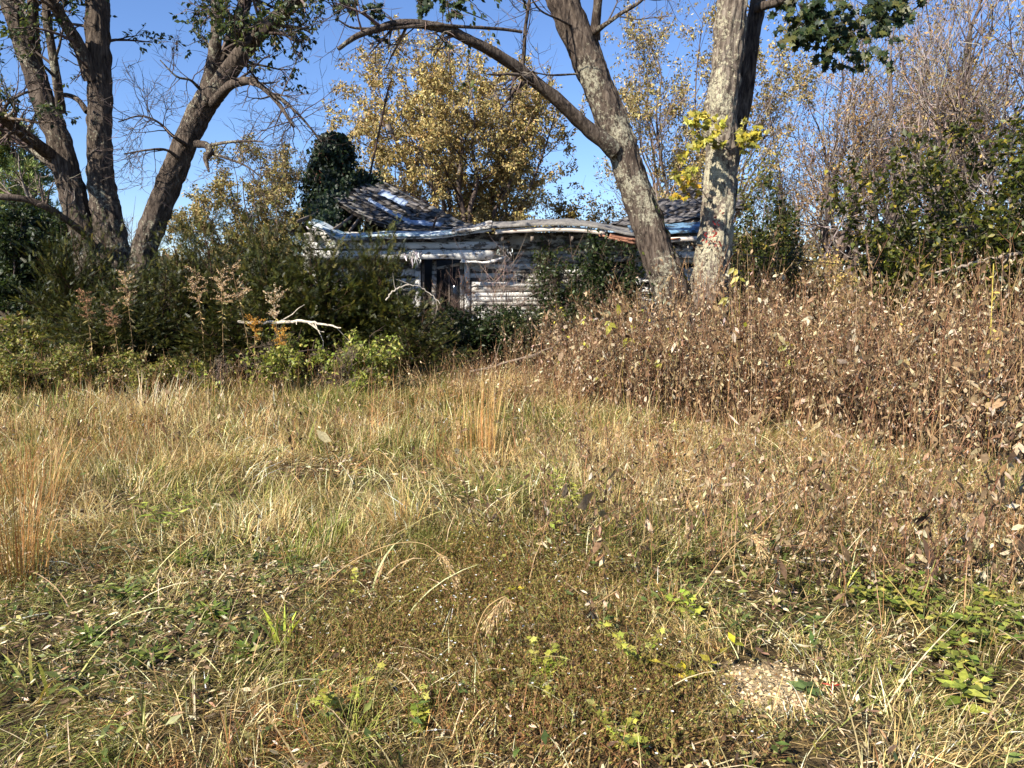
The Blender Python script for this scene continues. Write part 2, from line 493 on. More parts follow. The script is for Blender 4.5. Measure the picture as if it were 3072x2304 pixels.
M_TORN = foliage_mat('torn_insulation', 0.15, 0.95, 0.0, (1, 1, 1), 30.0, 0.2)
M_GLASS, _nt, _o = newmat('dusty_glass')
_b = N_(_nt, 'BsdfPrincipled', Roughness=0.08); _b.inputs['Base Color'].default_value = (0.02, 0.025, 0.03, 1); _b.inputs['Specular IOR Level'].default_value = 0.7
_nt.links.new(_b.outputs[0], _o.inputs[0])
M_RUST = flat_mat('rusty_steel', (48, 36, 30), (92, 70, 58), 20.0, 0.7)
M_BRICK = flat_mat('old_brick', (84, 50, 40), (132, 84, 66), 6.0)

H0 = (0.0, WY, 0.0)
house = empty('farmhouse', H0, 'collapsing white clapboard farmhouse with fallen-in roof behind the yew bushes', 'house')
HINV = Matrix.Translation((-H0[0], -H0[1], -H0[2]))
def hpart(name, geo, mat, parent=None, smooth=False):
    o = geo.build(name, mat, smooth=smooth)
    if parent is None:
        o.parent = house; o.matrix_parent_inverse = HINV
    else:
        o.parent = parent
    return o

def board(g, P, h, th, rng, rag=0.006, d=(0, 0, 1), nrmv=(0, -1, 0), endrag=0.0, C=(.5, .5, .5)):
    """a plank along polyline P (K,3); h height along d, th thickness along -nrmv"""
    P = np.asarray(P, float); K = len(P); d = nrm(np.asarray(d, float)); n = np.asarray(nrmv, float)
    e0 = rng.normal(0, rag, (K, 1)); e1 = rng.normal(0, rag, (K, 1))
    dr = nrm(P[-1] - P[0])
    A = P + d * e0; B = P + d * (h + e1)
    if endrag:
        A[0] -= dr * rng.uniform(0, endrag); B[-1] += dr * rng.uniform(0, endrag)
    R = np.stack([A, B, B - n * th, A - n * th], 1)
    k = np.arange(K - 1)[:, None]; j = np.arange(4)[None]; jn = (j + 1) % 4
    q = np.stack([k * 4 + j, k * 4 + jn, (k + 1) * 4 + jn, (k + 1) * 4 + j], -1).reshape(-1, 4)
    q = np.vstack([q, [[0, 3, 2, 1]], [[4 * K - 4, 4 * K - 3, 4 * K - 2, 4 * K - 1]]])
    g.add(R.reshape(-1, 3), q, C)
    return g

def line(a, b, K):
    t = np.linspace(0, 1, K)[:, None]
    return np.asarray(a, float) * (1 - t) + np.asarray(b, float) * t

def boxg(g, lo, hi, C=(.5, .5, .5)):
    x0, y0, z0 = lo; x1, y1, z1 = hi
    V = [[x0, y0, z0], [x1, y0, z0], [x1, y1, z0], [x0, y1, z0], [x0, y0, z1], [x1, y0, z1], [x1, y1, z1], [x0, y1, z1]]
    g.add(V, [[0, 3, 2, 1], [4, 5, 6, 7], [0, 1, 5, 4], [1, 2, 6, 5], [2, 3, 7, 6], [3, 0, 4, 7]], C)
    return g

def make_house():
    rng = np.random.default_rng(11)
    XL, XR, YB, ZT = -4.5, 4.65, 23.0, 2.42
    W1 = (-2.02, -1.02, 0.72, 2.03)      # narrow window with leaning sash
    W2 = (1.72, 2.72, 0.95, 1.98)        # window behind the vines
    # sheathing walls with openings
    g = Geo()
    cuts = [XL, W1[0], W1[1], W2[0], W2[1], XR]
    for a, b in zip(cuts[:-1], cuts[1:]):
        win = W1 if a == W1[0] else W2 if a == W2[0] else None
        if win is None: boxg(g, (a, WY + .02, 0.0), (b, WY + .12, ZT))
        else:
            boxg(g, (a, WY + .02, 0.0), (b, WY + .12, win[2])); boxg(g, (a, WY + .02, win[3]), (b, WY + .12, ZT))
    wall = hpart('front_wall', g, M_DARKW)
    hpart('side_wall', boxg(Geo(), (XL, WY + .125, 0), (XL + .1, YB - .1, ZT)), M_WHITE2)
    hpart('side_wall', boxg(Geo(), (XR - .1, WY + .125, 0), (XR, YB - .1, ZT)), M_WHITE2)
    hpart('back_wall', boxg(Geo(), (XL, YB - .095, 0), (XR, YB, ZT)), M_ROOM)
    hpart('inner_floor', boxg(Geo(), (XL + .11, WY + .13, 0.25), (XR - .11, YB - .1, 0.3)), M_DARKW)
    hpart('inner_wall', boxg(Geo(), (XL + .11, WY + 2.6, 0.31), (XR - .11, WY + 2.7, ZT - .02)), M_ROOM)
    # clapboards, each its own plank
    z = 0.22; row = 0
    while z < ZT - 0.03:
        segs = []
        for a, b in zip(cuts[:-1], cuts[1:]):
            win = W1 if a == W1[0] else W2 if a == W2[0] else None
            if win and z + .11 > win[2] and z < win[3]: continue
            segs.append((a, b))
        merged = []
        for a, b in segs:
            if merged and abs(merged[-1][1] - a) < 1e-6: merged[-1] = (merged[-1][0], b)
            else: merged.append((a, b))
        for a, b in merged:
            n = 1 if b - a < 1.6 else int(math.ceil((b - a) / rng.uniform(2.2, 3.6)))
            cx = np.linspace(a, b, n + 1) + np.concatenate([[0], rng.uniform(-.5, .5, n - 1), [0]])
            for x0, x1 in zip(cx[:-1], cx[1:]):
                if rng.random() < 0.05 and z > 0.5: continue     # missing plank
                sag = rng.normal(0, .008); tip = rng.normal(0, .010)
                K = 6
                P = line((x0 + .004, WY - .022, z + sag), (x1 - .004, WY - .022, z + sag + tip), K)
                gg = board(Geo(), P, 0.118, 0.016, rng, .004, (0, .17, 1))
                hpart('clapboard', gg, M_WHITE if rng.random() < .7 else M_WHITE2, wall)
        z += 0.102; row += 1
    # window one: trims, posts, leaning sash
    w = hpart('window', board(Geo(), line((W1[0] - .02, WY - .052, W1[2] - .09), (W1[1] + .02, WY - .052, W1[2] - .09), 4), .07, .16, rng), M_WHITE2)
    for x0, h_ in ((W1[0] - .1, 1), (W1[1] - .02, 1)):
        hpart('window_trim', board(Geo(), line((x0, WY - .05, W1[2] - .02), (x0, WY - .05, W1[3] + .02), 5), .12, .028, rng, .003, (1, 0, 0)), M_WHITE, w)
    hpart('window_trim', board(Geo(), line((W1[0] - .12, WY - .056, W1[3] + .022), (W1[1] + .12, WY - .056, W1[3] + .022), 5), .1, .03, rng), M_WHITE, w)
    hpart('jamb', board(Geo(), line((W1[0] + .03, WY + .0, W1[2]), (W1[0] + .035, WY + .0, W1[3]), 4), .06, .1, rng, .003, (1, 0, 0)), M_WOOD, w)
    hpart('jamb', board(Geo(), line((W1[0] + .24, WY + .04, W1[2]), (W1[0] + .26, WY + .04, W1[3]), 4), .1, .06, rng, .003, (1, 0, 0)), M_WHITE2, w)
    hpart('sash_bar', board(Geo(), line((W1[0] + .62, WY + .05, W1[2]), (W1[0] + .62, WY + .05, W1[3] - .1), 4), .03, .03, rng, .002, (1, 0, 0)), M_WOOD, w)
    hpart('sash_bar', board(Geo(), line((W1[1] - .13, WY + .045, W1[2]), (W1[1] - .13, WY + .045, W1[3] - .02), 4), .1, .05, rng, .002, (1, 0, 0)), M_WHITE2, w)
    hpart('sash_bar', board(Geo(), line((W1[0] + .36, WY + .052, W1[3] - .22), (W1[1] - .13, WY + .052, W1[3] - .12), 4), .07, .04, rng, .002), M_WHITE2, w)
    hpart('pane', boxg(Geo(), (W1[0] + .66, WY + .075, W1[2] + .02), (W1[1] - .14, WY + .08, W1[3] - .25)), M_GLASS, w)
    # window two
    w = hpart('window', board(Geo(), line((W2[0] - .05, WY - .055, W2[2] - .08), (W2[1] + .05, WY - .055, W2[2] - .08), 4), .07, .15, rng), M_WHITE2)
    for x0 in (W2[0] - .1, W2[1] - .02):
        hpart('window_trim', board(Geo(), line((x0, WY - .05, W2[2]), (x0, WY - .05, W2[3]), 4), .12, .03, rng, .003, (1, 0, 0)), M_WHITE, w)
    hpart('window_trim', board(Geo(), line((W2[0] - .1, WY - .054, W2[3] + .01), (W2[1] + .1, WY - .054, W2[3] + .01), 4), .11, .03, rng), M_WHITE, w)
    hpart('sash_bar', board(Geo(), line((W2[0], WY + .03, 1.46), (W2[1], WY + .03, 1.46), 4), .05, .03, rng), M_WHITE2, w)
    for z0, z1 in ((W2[2], 1.455), (1.515, W2[3])):
        hpart('pane', boxg(Geo(), (W2[0] + .02, WY + .05, z0), (W2[1] - .02, WY + .055, z1)), M_GLASS, w)
    # frieze boards of the box beam
    YF = 15.95
    def px2(px, py, Y=YF): return at(px, py, Y)
    def poly(pts, Y, K=14): return resample([at(a, b, Y) for a, b in pts], np.ones(len(pts)), K)[0]
    hpart('frieze_board', board(Geo(), poly([(309, 248.5), (345, 249), (400, 249), (450, 248.7), (496, 248.5)], YF), .135, .03, rng, .006, endrag=.12), M_WHITE)
    hpart('frieze_board', board(Geo(), poly([(309, 259), (345, 259.5), (405, 259), (440, 258.5), (492, 259.5)], YF - .012), .185, .03, rng, .010, endrag=.2), M_WHITE)
    hpart('frieze_board', board(Geo(), poly([(462, 262), (478, 263.5), (492, 263), (505, 258)], YF - .02, 8), .06, .025, rng, .012, endrag=.1), M_WHITE)
    hpart('frieze_board', board(Geo(), poly([(487, 250), (500, 249.5), (509, 249)], YF + .03, 6), .12, .025, rng, .012, endrag=.1), M_WHITE2)
    hpart('frieze_board', board(Geo(), poly([(638, 256), (668, 257.5), (700, 258)], YF, 8), .13, .03, rng, .006, endrag=.1), M_WHITE)
    hpart('frieze_board', board(Geo(), poly([(640, 250), (668, 251), (700, 251.5)], YF + .02, 8), .12, .03, rng, .006, endrag=.1), M_WHITE2)
    hpart('frieze_back', board(Geo(), line((XL + .02, 16.22, 2.26), (XR - .02, 16.22, 2.26), 30), .36, .03, rng, .012), M_WHITE2)
    hpart('soffit', board(Geo(), line((XL, 15.99, 2.10), (-0.55, 15.99, 2.10), 12), .36, .02, rng, .005, (0, 1, 0), (0, 0, -1)), M_WHITE2)
    # corner board at the near left corner
    hpart('corner_board', board(Geo(), line((XL - .05, WY - .06, .1), (XL - .05, WY - .06, 2.3), 6), .14, .03, rng, .006, (1, 0, 0)), M_WHITE)
    # eave edge: bent sheet metal, old roll roofing in the sagging middle, gutter fascia
    EV = [(308, 222), (320, 226), (331, 232), (344, 236.5), (381, 234.5), (428, 234.5), (462, 231.5), (489, 227), (521, 224.5), (560, 223.5), (597, 226), (633, 234), (663, 231), (700, 229), (722, 229)]
    EP, _ = resample([at(a, b, 15.6) for a, b in EV], np.ones(len(EV)), 90)
    def eave(i0, i1, name, mat, dep=.75, lift=.20, drop=.03, yo=0.0, zo=0.0, amp=.012):
        g = Geo()
        P = EP[i0:i1] + np.array([0, yo, zo]); K = len(P); rows = []
        for k_, (dy, dz) in enumerate([(0, -drop), (0, 0), (dep * .35, lift * .35), (dep * .7, lift * .7), (dep, lift)]):
            Q = P + np.array([0, dy, dz]); Q[:, 2] += amp * (vnoise(np.stack([Q[:, 0] * 4, Q[:, 1] * 4, Q[:, 2] * 0], -1), 5) - .5) * 2 * (k_ > 0)
            Q[:, 1] += .03 * (vnoise(np.stack([Q[:, 0] * 7, Q[:, 1] * 0, Q[:, 2] * 0], -1), 6) - .5) * (k_ < 2)
            rows.append(Q)
        V = np.array(rows); n = len(rows)
        i, j = np.meshgrid(np.arange(n - 1), np.arange(K - 1), indexing='ij'); a = (i * K + j).ravel()
        g.add(V.reshape(-1, 3), np.stack([a, a + 1, a + K + 1, a + K], -1))
        g.add(V.reshape(-1, 3) - np.array([0, -.004, .014]), np.stack([a, a + K, a + K + 1, a + 1], -1))
        return hpart(name, g, mat)
    eave(0, 45, 'eave_sheet', M_BLUE, .5, .10, .02)
    eave(36, 46, 'eave_sheet', M_WHITE2, .6, .14, .03, -.02, .02, .02)
    eave(43, 74, 'eave_roofing', M_SHING[2], .8, .15, .035, 0, .012, .03)
    eave(70, 90, 'eave_sheet', M_BLUE2, .8, .22, .05, .03, .0, .03)
    for i0, i1, dz, mat in ((46, 66, -.16, M_PINK), (66, 76, -.15, M_RED), (76, 90, -.24, M_PINK)):
        hpart('fascia', board(Geo(), EP[i0:i1] + np.array([0, .06, dz]), .10, .03, rng, .004, endrag=.05), mat)
    hpart('fascia_batten', board(Geo(), EP[64:80] + np.array([0, .03, -.20]), .05, .03, rng, .01, endrag=.1), M_RED)
    hpart('fascia_batten', board(Geo(), EP[2:46] + np.array([0, .05, -.085]), .06, .03, rng, .008), M_WHITE)
    for x in np.linspace(-4.2, 4.3, 12):
        hpart('rafter_tail', board(Geo(), line((x + rng.normal(0, .05), 15.72, 2.50), (x, 16.6, 2.62), 3), .05, .1, rng, .004, (1, 0, 0), (0, 0, 1)), M_WOOD)
    # roof faces, each with its own shingles
    def bil(c, u, v):
        return ((1 - u) * (1 - v))[..., None] * c[0] + (u * (1 - v))[..., None] * c[1] + (u * v)[..., None] * c[2] + ((1 - u) * v)[..., None] * c[3]
    SH = []
    for m_ in M_SHING:
        for k_ in range(2):
            g = Geo(); r2 = np.random.default_rng(5 + k_)
            L = line((-.17, 0, 0), (.17, 0, 0), 5); L[:, 2] += r2.normal(0, .008, 5)
            board(g, L, .17, .012, r2, .012, (0, 1, 0), (0, 0, 1))
            SH.append(g.mesh('shingle', m_))
    def roof_face(c, name, nu, nv, sag, seed, wts, miss=.08, sh=True, mat=M_DARKW):
        r2 = np.random.default_rng(seed)
        c = [np.asarray(p, float) for p in c]
        n = 16
        u, v = np.meshgrid(np.linspace(0, 1, n), np.linspace(0, 1, n), indexing='ij')
        def surf(u, v):
            P = bil(c, u, v)
            P = P.copy()
            P[..., 2] += -sag * np.sin(np.pi * u) * np.sin(np.pi * v) + .10 * (vnoise(np.stack([u * 4 + seed, v * 4, u * 0], -1), seed) - .5)
            return P
        P = surf(u, v)
        rag = r2.uniform(0, .05, n); P[:, 0] = surf(u[:, 0], rag)
        i, j = np.meshgrid(np.arange(n - 1), np.arange(n - 1), indexing='ij'); a = (i * n + j).ravel()
        q = np.stack([a, a + n, a + n + 1, a + 1], -1)
        g = Geo().add(P.reshape(-1, 3), q); lo = P.reshape(-1, 3) - np.array([0, 0, .07]); g.add(lo, q[:, ::-1])
        b = np.concatenate([np.arange(n), np.arange(1, n) * n + n - 1, np.arange(n - 1)[::-1] + (n - 1) * n, np.arange(1, n - 1)[::-1] * n])
        bn = np.roll(b, -1); g.F.append(np.stack([b, b + n * n, bn + n * n, bn], -1))
        ro = hpart(name, g, mat)
        if not sh: return ro
        for iv in range(nv):
            for iu in range(nu):
                if r2.random() < miss: continue
                uu = (iu + .5 + .5 * (iv % 2) * .8 + r2.normal(0, .08)) / nu; vv = (iv + .3 + r2.normal(0, .12)) / nv
                if not (0.01 < uu < 1.0 and 0 < vv < 1.0): continue
                e = 1e-3
                p = surf(np.array(uu), np.array(vv)); du = nrm(surf(np.array(uu + e), np.array(vv)) - p); dv = surf(np.array(uu), np.array(vv + e)) - p
                nn = nrm(np.cross(du, dv)); 
                if nn[2] < 0: nn = -nn
                dv = np.cross(nn, du)
                o = link('shingle', SH[r2.choice(6, p=wts)])
                R = Matrix(((du[0], dv[0], nn[0]), (du[1], dv[1], nn[1]), (du[2], dv[2], nn[2]))).to_4x4()
                R = R @ Matrix.Rotation(r2.normal(0, .07), 4, 'Z') @ Matrix.Rotation(-.10 + r2.normal(0, .05), 4, 'X')
                o.parent = ro
                o.matrix_basis = Matrix.Translation(Vector(p + nn * .022)) @ R @ Matrix.Diagonal((r2.uniform(.85, 1.15), r2.uniform(.8, 1.2), 1, 1))
        return ro
    wl = np.array([.22, .22, .16, .16, .12, .12])
    rl = roof_face([at(333, 203, 17.2), at(409, 233, 16.1), at(471, 229, 16.8), at(372, 179, 19.0)], 'roof', 10, 13, .10, 3, wl)
    # strips of bare felt where the shingles slid off
    for pts, w_ in (([(378, 197, 18.0), (392, 203, 17.6), (404, 210, 17.1)], .22), ([(368, 203, 17.4), (374, 208, 17.0), (396, 219, 16.6), (410, 228, 16.3)], .11), ([(404, 226, 16.45), (420, 228, 16.5), (440, 230, 16.6)], .16)):
        P, _ = resample([at(*p) + np.array([0, -.05, .07]) for p in pts], np.ones(len(pts)), 9)
        hpart('felt_strip', board(Geo(), P, w_, .012, rng, .02, (.3, .6, .45), (-.3, -.6, .7)), M_FELT, rl)
    hpart('ridge_cap', board(Geo(), resample([at(374, 179.5, 19.0), at(405, 196, 18.2), at(440, 214, 17.5), at(472, 229, 16.8)], np.ones(4), 12)[0] + np.array([0, -.02, .05]), .16, .03, rng, .01, (.5, .5, -.1), (-.2, -.2, 1)), M_SHING[2], rl)
    wr = np.array([.3, .3, .15, .15, .05, .05])
    roof_face([at(646, 226, 16.1), at(748, 204, 17.0), at(706, 176, 19.2), at(609, 227, 16.9)][0:1] + [at(752, 206, 17.0), at(712, 176, 19.2), at(609, 227, 16.9)], 'roof', 11, 13, .12, 4, wr)
    # the far slopes and the fallen-in middle
    pk1, pk2 = at(372, 180, 19.05), at(712, 177, 19.25)
    roof_face([(-4.7, YB + .3, 2.5), (-0.4, YB + .2, 2.2), (-1.2, 20.2, 2.6), tuple(pk1 - [0, 0, .03])], 'roof', 0, 0, .1, 6, wl, sh=False)
    roof_face([(-4.9, YB + .2, 2.5), tuple(pk1 + [-.05, .05, -.04]), tuple(at(336, 201, 17.4) - [0.02, 0, .05]), (-4.85, 16.5, 2.62)], 'roof', 0, 0, .15, 7, wl, sh=False)
    roof_face([(0.8, YB + .2, 2.2), (4.9, YB + .3, 2.5), tuple(pk2 + [.3, .05, -.05]), (2.6, 20, 2.6)], 'roof', 0, 0, .1, 8, wl, sh=False)
    roof_face([(-1.2, 17.0, 2.3), (2.3, 17.0, 2.3), (2.6, 21, 1.9), (-1.0, 21, 1.8)], 'fallen_roof', 0, 0, .5, 9, wl, sh=False)
    for a, b in (((297, 223.5, 15.9), (324, 212, 17.3)), ((333, 231.5, 15.9), (358, 214, 17.3)), ((349, 233, 16.2), (371, 205, 17.9)), ((690, 226, 16.4), (716, 205, 17.6))):
        hpart('rafter', board(Geo(), line(at(*a), at(*b), 5), .07, .05, rng, .006, (0, -.3, 1), (-.5, -.8, 0)), M_WOOD)
    hpart('vent_pipe', Geo().add(*tubes(np.array([[at(431, 235, 16.1), at(434, 225, 16.15), at(436.5, 217, 16.2)]]), np.array([[.025, .025, .025]]), 8)), M_RUST)
    # chimney under the ivy
    cx = (337 - 512) / F * 19.2
    hpart('chimney', boxg(Geo(), (cx - .34, 18.9, 2.4), (cx + .34, 19.55, 4.95)), M_BRICK)
    # torn insulation under the eave
    for px, py, n, l in ((413, 252, 26, .34), (346, 242, 20, .18), (505, 250, 10, .15), (687, 238, 30, .2), (312, 228, 12, .2), (336, 244, 10, .2)):
        g = Geo(); o3 = at(px, py, 15.9)
        P = np.empty((n, 5, 3)); P[:, 0] = o3 + rng.normal(0, 1, (n, 3)) * [.07, .02, .04]
        d = nrm(rng.normal(0, .5, (n, 3)) + [0, 0, -1])
        for k in range(1, 5):
            d = nrm(d + rng.normal(0, .35, (n, 3)) + [0, 0, -.25]); P[:, k] = P[:, k - 1] + d * (l * rng.uniform(.12, .3, (n, 1)))
        add_ribbons(g, P, np.broadcast_to(np.array([.012, .016, .014, .008, 0]), (n, 5)), nrm(rng.normal(0, 1, (n, 3))), pick(rng, pal((222, 218, 208), (190, 184, 174), (236, 232, 226)), n))
        hpart('torn_insulation', g, M_TORN)
make_house()

def make_mast():
    a, b = at(369.5, 177, 18.85), at(387.5, 92, 18.9)
    root = empty('antenna_mast', a, 'thin rusty antenna mast leaning above the broken roof beside the ivy', 'antenna')
    c = at(391.5, 80, 18.9)
    P = resample([a - a, (a + b) / 2 - a, b - a, c - a], [.028, .026, .022, .016], 10)
    Geo().add(*tubes(P[0][None], P[1][None], 8)).build('mast', M_RUST, root)
    e = at(382, 119, 18.9) - a; f = at(389.5, 142, 18.75) - a
    Geo().add(*tubes(np.array([[e, (e + f) / 2, f]]), np.array([[.022, .016, .012]]), 6)).build('boom', M_RUST, root)
    for t, w in ((.55, .16), (.66, .15), (.77, .13), (.87, .12), (.97, .1)):
        p = e * (1 - t) + f * t; d = np.array([w, -.05, .02])
        Geo().add(*tubes(np.array([[p - d, p, p + d]]), np.array([[.008, .009, .008]]), 5)).build('antenna_rod', M_RUST, root)
    g = Geo(); p = at(385, 124, 18.88) - a
    board(g, line(p, at(388.5, 134, 18.8) - a, 4), .13, .03, np.random.default_rng(2), .004, (1, 0, .1)); g.build('bracket_panel', M_WOOD, root)
    for t in (.62, .75, .9):
        q = (b - a) * t
        Geo().add(*tubes(np.array([[q - [0, 0, .03], q + [0, 0, .03]]]), np.array([[.042, .042]]), 8)).build('clamp', M_RUST, root)
make_mast()
# ------------------------------------------------------------------ trees
def trunk_geo(P, R, S=28, relief=.04, seed=0, flare=0.0):
    """one bark-covered stem along a smooth path with furrowed bark"""
    K = len(P)
    V, Fa, _ = tubes(P[None], R[None], S)
    V = V.reshape(K, S, 3)
    s = np.concatenate([[0], np.cumsum(np.linalg.norm(np.diff(P, axis=0), axis=1))])
    a = np.arange(S) * 2 * math.pi / S
    r = R[:, None]
    q = np.stack([np.cos(a)[None] * r * 20 + seed, np.sin(a)[None] * r * 20 + 0 * r, np.broadcast_to(s[:, None] * 2.6, (K, S))], -1)
    n = 0.6 * vnoise(q, seed) + 0.4 * vnoise(q * np.array([2.1, 2.1, 2.6]), seed + 3)
    q2 = np.stack([np.cos(a)[None] * 1.5 + 0 * r, np.sin(a)[None] * 1.5 + 0 * r, np.broadcast_to(s[:, None] * 1.1, (K, S))], -1)
    n2 = vnoise(q2 + seed * 7.3, seed + 9)
    amp = np.minimum(relief, r * .16)
    ctr = P[:, None]; dirv = nrm(V - ctr)
    V = V + dirv * ((np.abs(n - .5) * 4 - .7) * amp + (n2 - .5) * r * .22)[..., None]
    return Geo().add(V.reshape(-1, 3), Fa)

def stem(root, loc, pts, K, mat, name='trunk', S=56, relief=.042, seed=0):
    """pts: (px, py, Y, width_px) measured; returns the smooth path (local) and radii"""
    P = np.array([at(a, b, Y) - loc for a, b, Y, w in pts]); R = np.array([w * .93 * Y / F / 2 for a, b, Y, w in pts])
    P, R = resample(P, R, K)
    trunk_geo(P, R, S, relief, seed).build(name, mat, root, smooth=True)
    return P, R

def rs(P, R, K=10):
    i = np.linspace(0, len(P) - 1, K).round().astype(int)
    return P[i], R[i]

PAL_MAPLE = pal((52, 66, 40), (66, 80, 46), (84, 94, 52), (110, 112, 60))
TW_A = pal((70, 60, 54), (92, 80, 72), (112, 98, 88))

def twigs_and_leaves(rng, root, PR, n1, n2, n3, l1, l2, l3, leaf_n, leaf_size, leafpal, tw=TW_A, up=.03, leaf_w=None, tmpl=LEAF4, mat=M_LEAF, keep=None, a1=(35, 80), tr1=(.25, 1.0), rr=.4, name='foliage', lw=.55, prefer=None, rmin=.0035):
    P = np.array([p for p, r in PR]); R = np.array([r for p, r in PR])
    g = Geo()
    P1, R1 = grow(rng, P, R, n1, tr1, a1, l1, rr, 6, up, .16, .3, rmin=rmin * 2.5, prefer=prefer)
    R1 = np.minimum(R1, .035 * np.linspace(1, .3, 6))
    g.add(*tubes(P1, R1, 5, pick(rng, tw, len(P1))))
    P2, R2 = grow(rng, P1, R1, n2, (.2, 1), (25, 65), l2, .6, 5, up, .2, .4, rmin=rmin * 1.6)
    g.add(*tubes(P2, R2, 3, pick(rng, tw, len(P2))))
    P3, R3 = grow(rng, P2, R2, n3, (.2, 1), (25, 65), l3, .7, 4, up, .22, .5, rmin=rmin)
    twig_ribbons(g, rng, P3, R3, pick(rng, tw, len(P3)))
    g.build('twigs', M_TWIG, root)
    if leaf_n:
        pos, T = along(rng, P3, leaf_n, (.3, 1))
        if keep is not None:
            k = keep(pos); pos, T = pos[k], T[k]
        n = len(pos)
        d = nrm(T * .5 + rdir(rng, n) * .8 + np.array([0, 0, -.55]))
        L = leaf_size * rng.uniform(.7, 1.3, n)
        lg = Geo(); stamp(lg, tmpl, pos, d, rdir(rng, n) + np.array([0, -.2, .8]), L, L * lw, pick(rng, leafpal, n))
        lg.build(name, mat, root)
    return P1, P2, P3

def crown_over(rng, root, loc, tops, n, length, nleaf=14, leafpal=PAL_MAPLE):
    """the crown above the picture: limbs continuing upward, twigs and leaves"""
    P = np.array([rs(p, r, 8)[0] for p, r in tops]); R = np.array([rs(p, r, 8)[1] for p, r in tops])
    # continue each stem upward and outward
    d = nrm(P[:, -1] - P[:, -2]); N = len(P)
    K = 8; Q = np.empty((N, K, 3)); Q[:, 0] = P[:, -1]
    for k in range(1, K):
        d = nrm(d + .10 * rng.standard_normal((N, 3)) + [0, 0, .06]); Q[:, k] = Q[:, k - 1] + d * (length / (K - 1))
    RQ = R[:, -1:] * np.linspace(1, .12, K)[None]
    g = Geo().add(*tubes(Q, RQ, 10, s2l((96, 84, 74))))
    Q1, R1 = grow(rng, Q, RQ, n, (.05, 1), (40, 75), (1.8, 3.6), .5, 7, .02, .14, .2, .012)
    g.add(*tubes(Q1, R1, 6, s2l((96, 84, 74))))
    Q2, R2 = grow(rng, Q1, R1, 8, (.2, 1), (30, 65), (.7, 1.4), .6, 5, .0, .18, .3, .006)
    g.add(*tubes(Q2, R2, 4, s2l((92, 80, 70))))
    Q3, R3 = grow(rng, Q2, R2, 3, (.3, 1), (30, 60), (.3, .6), .7, 3, -.05, .2, .5, .004)
    twig_ribbons(g, rng, Q3, R3, np.tile(s2l((92, 80, 70)), (len(Q3), 1)))
    g.build('upper_limbs', M_TWIG, root)
    pos, T = along(rng, Q3, nleaf, (.2, 1)); m = len(pos)
    L = rng.uniform(.08, .15, m); lg = Geo()
    stamp(lg, LEAF4, pos, nrm(T + rdir(rng, m) + [0, 0, -.6]), rdir(rng, m) + [0, 0, .6], L, L * .8, pick(rng, leafpal, m))
    lg.build('upper_foliage', M_LEAF, root)

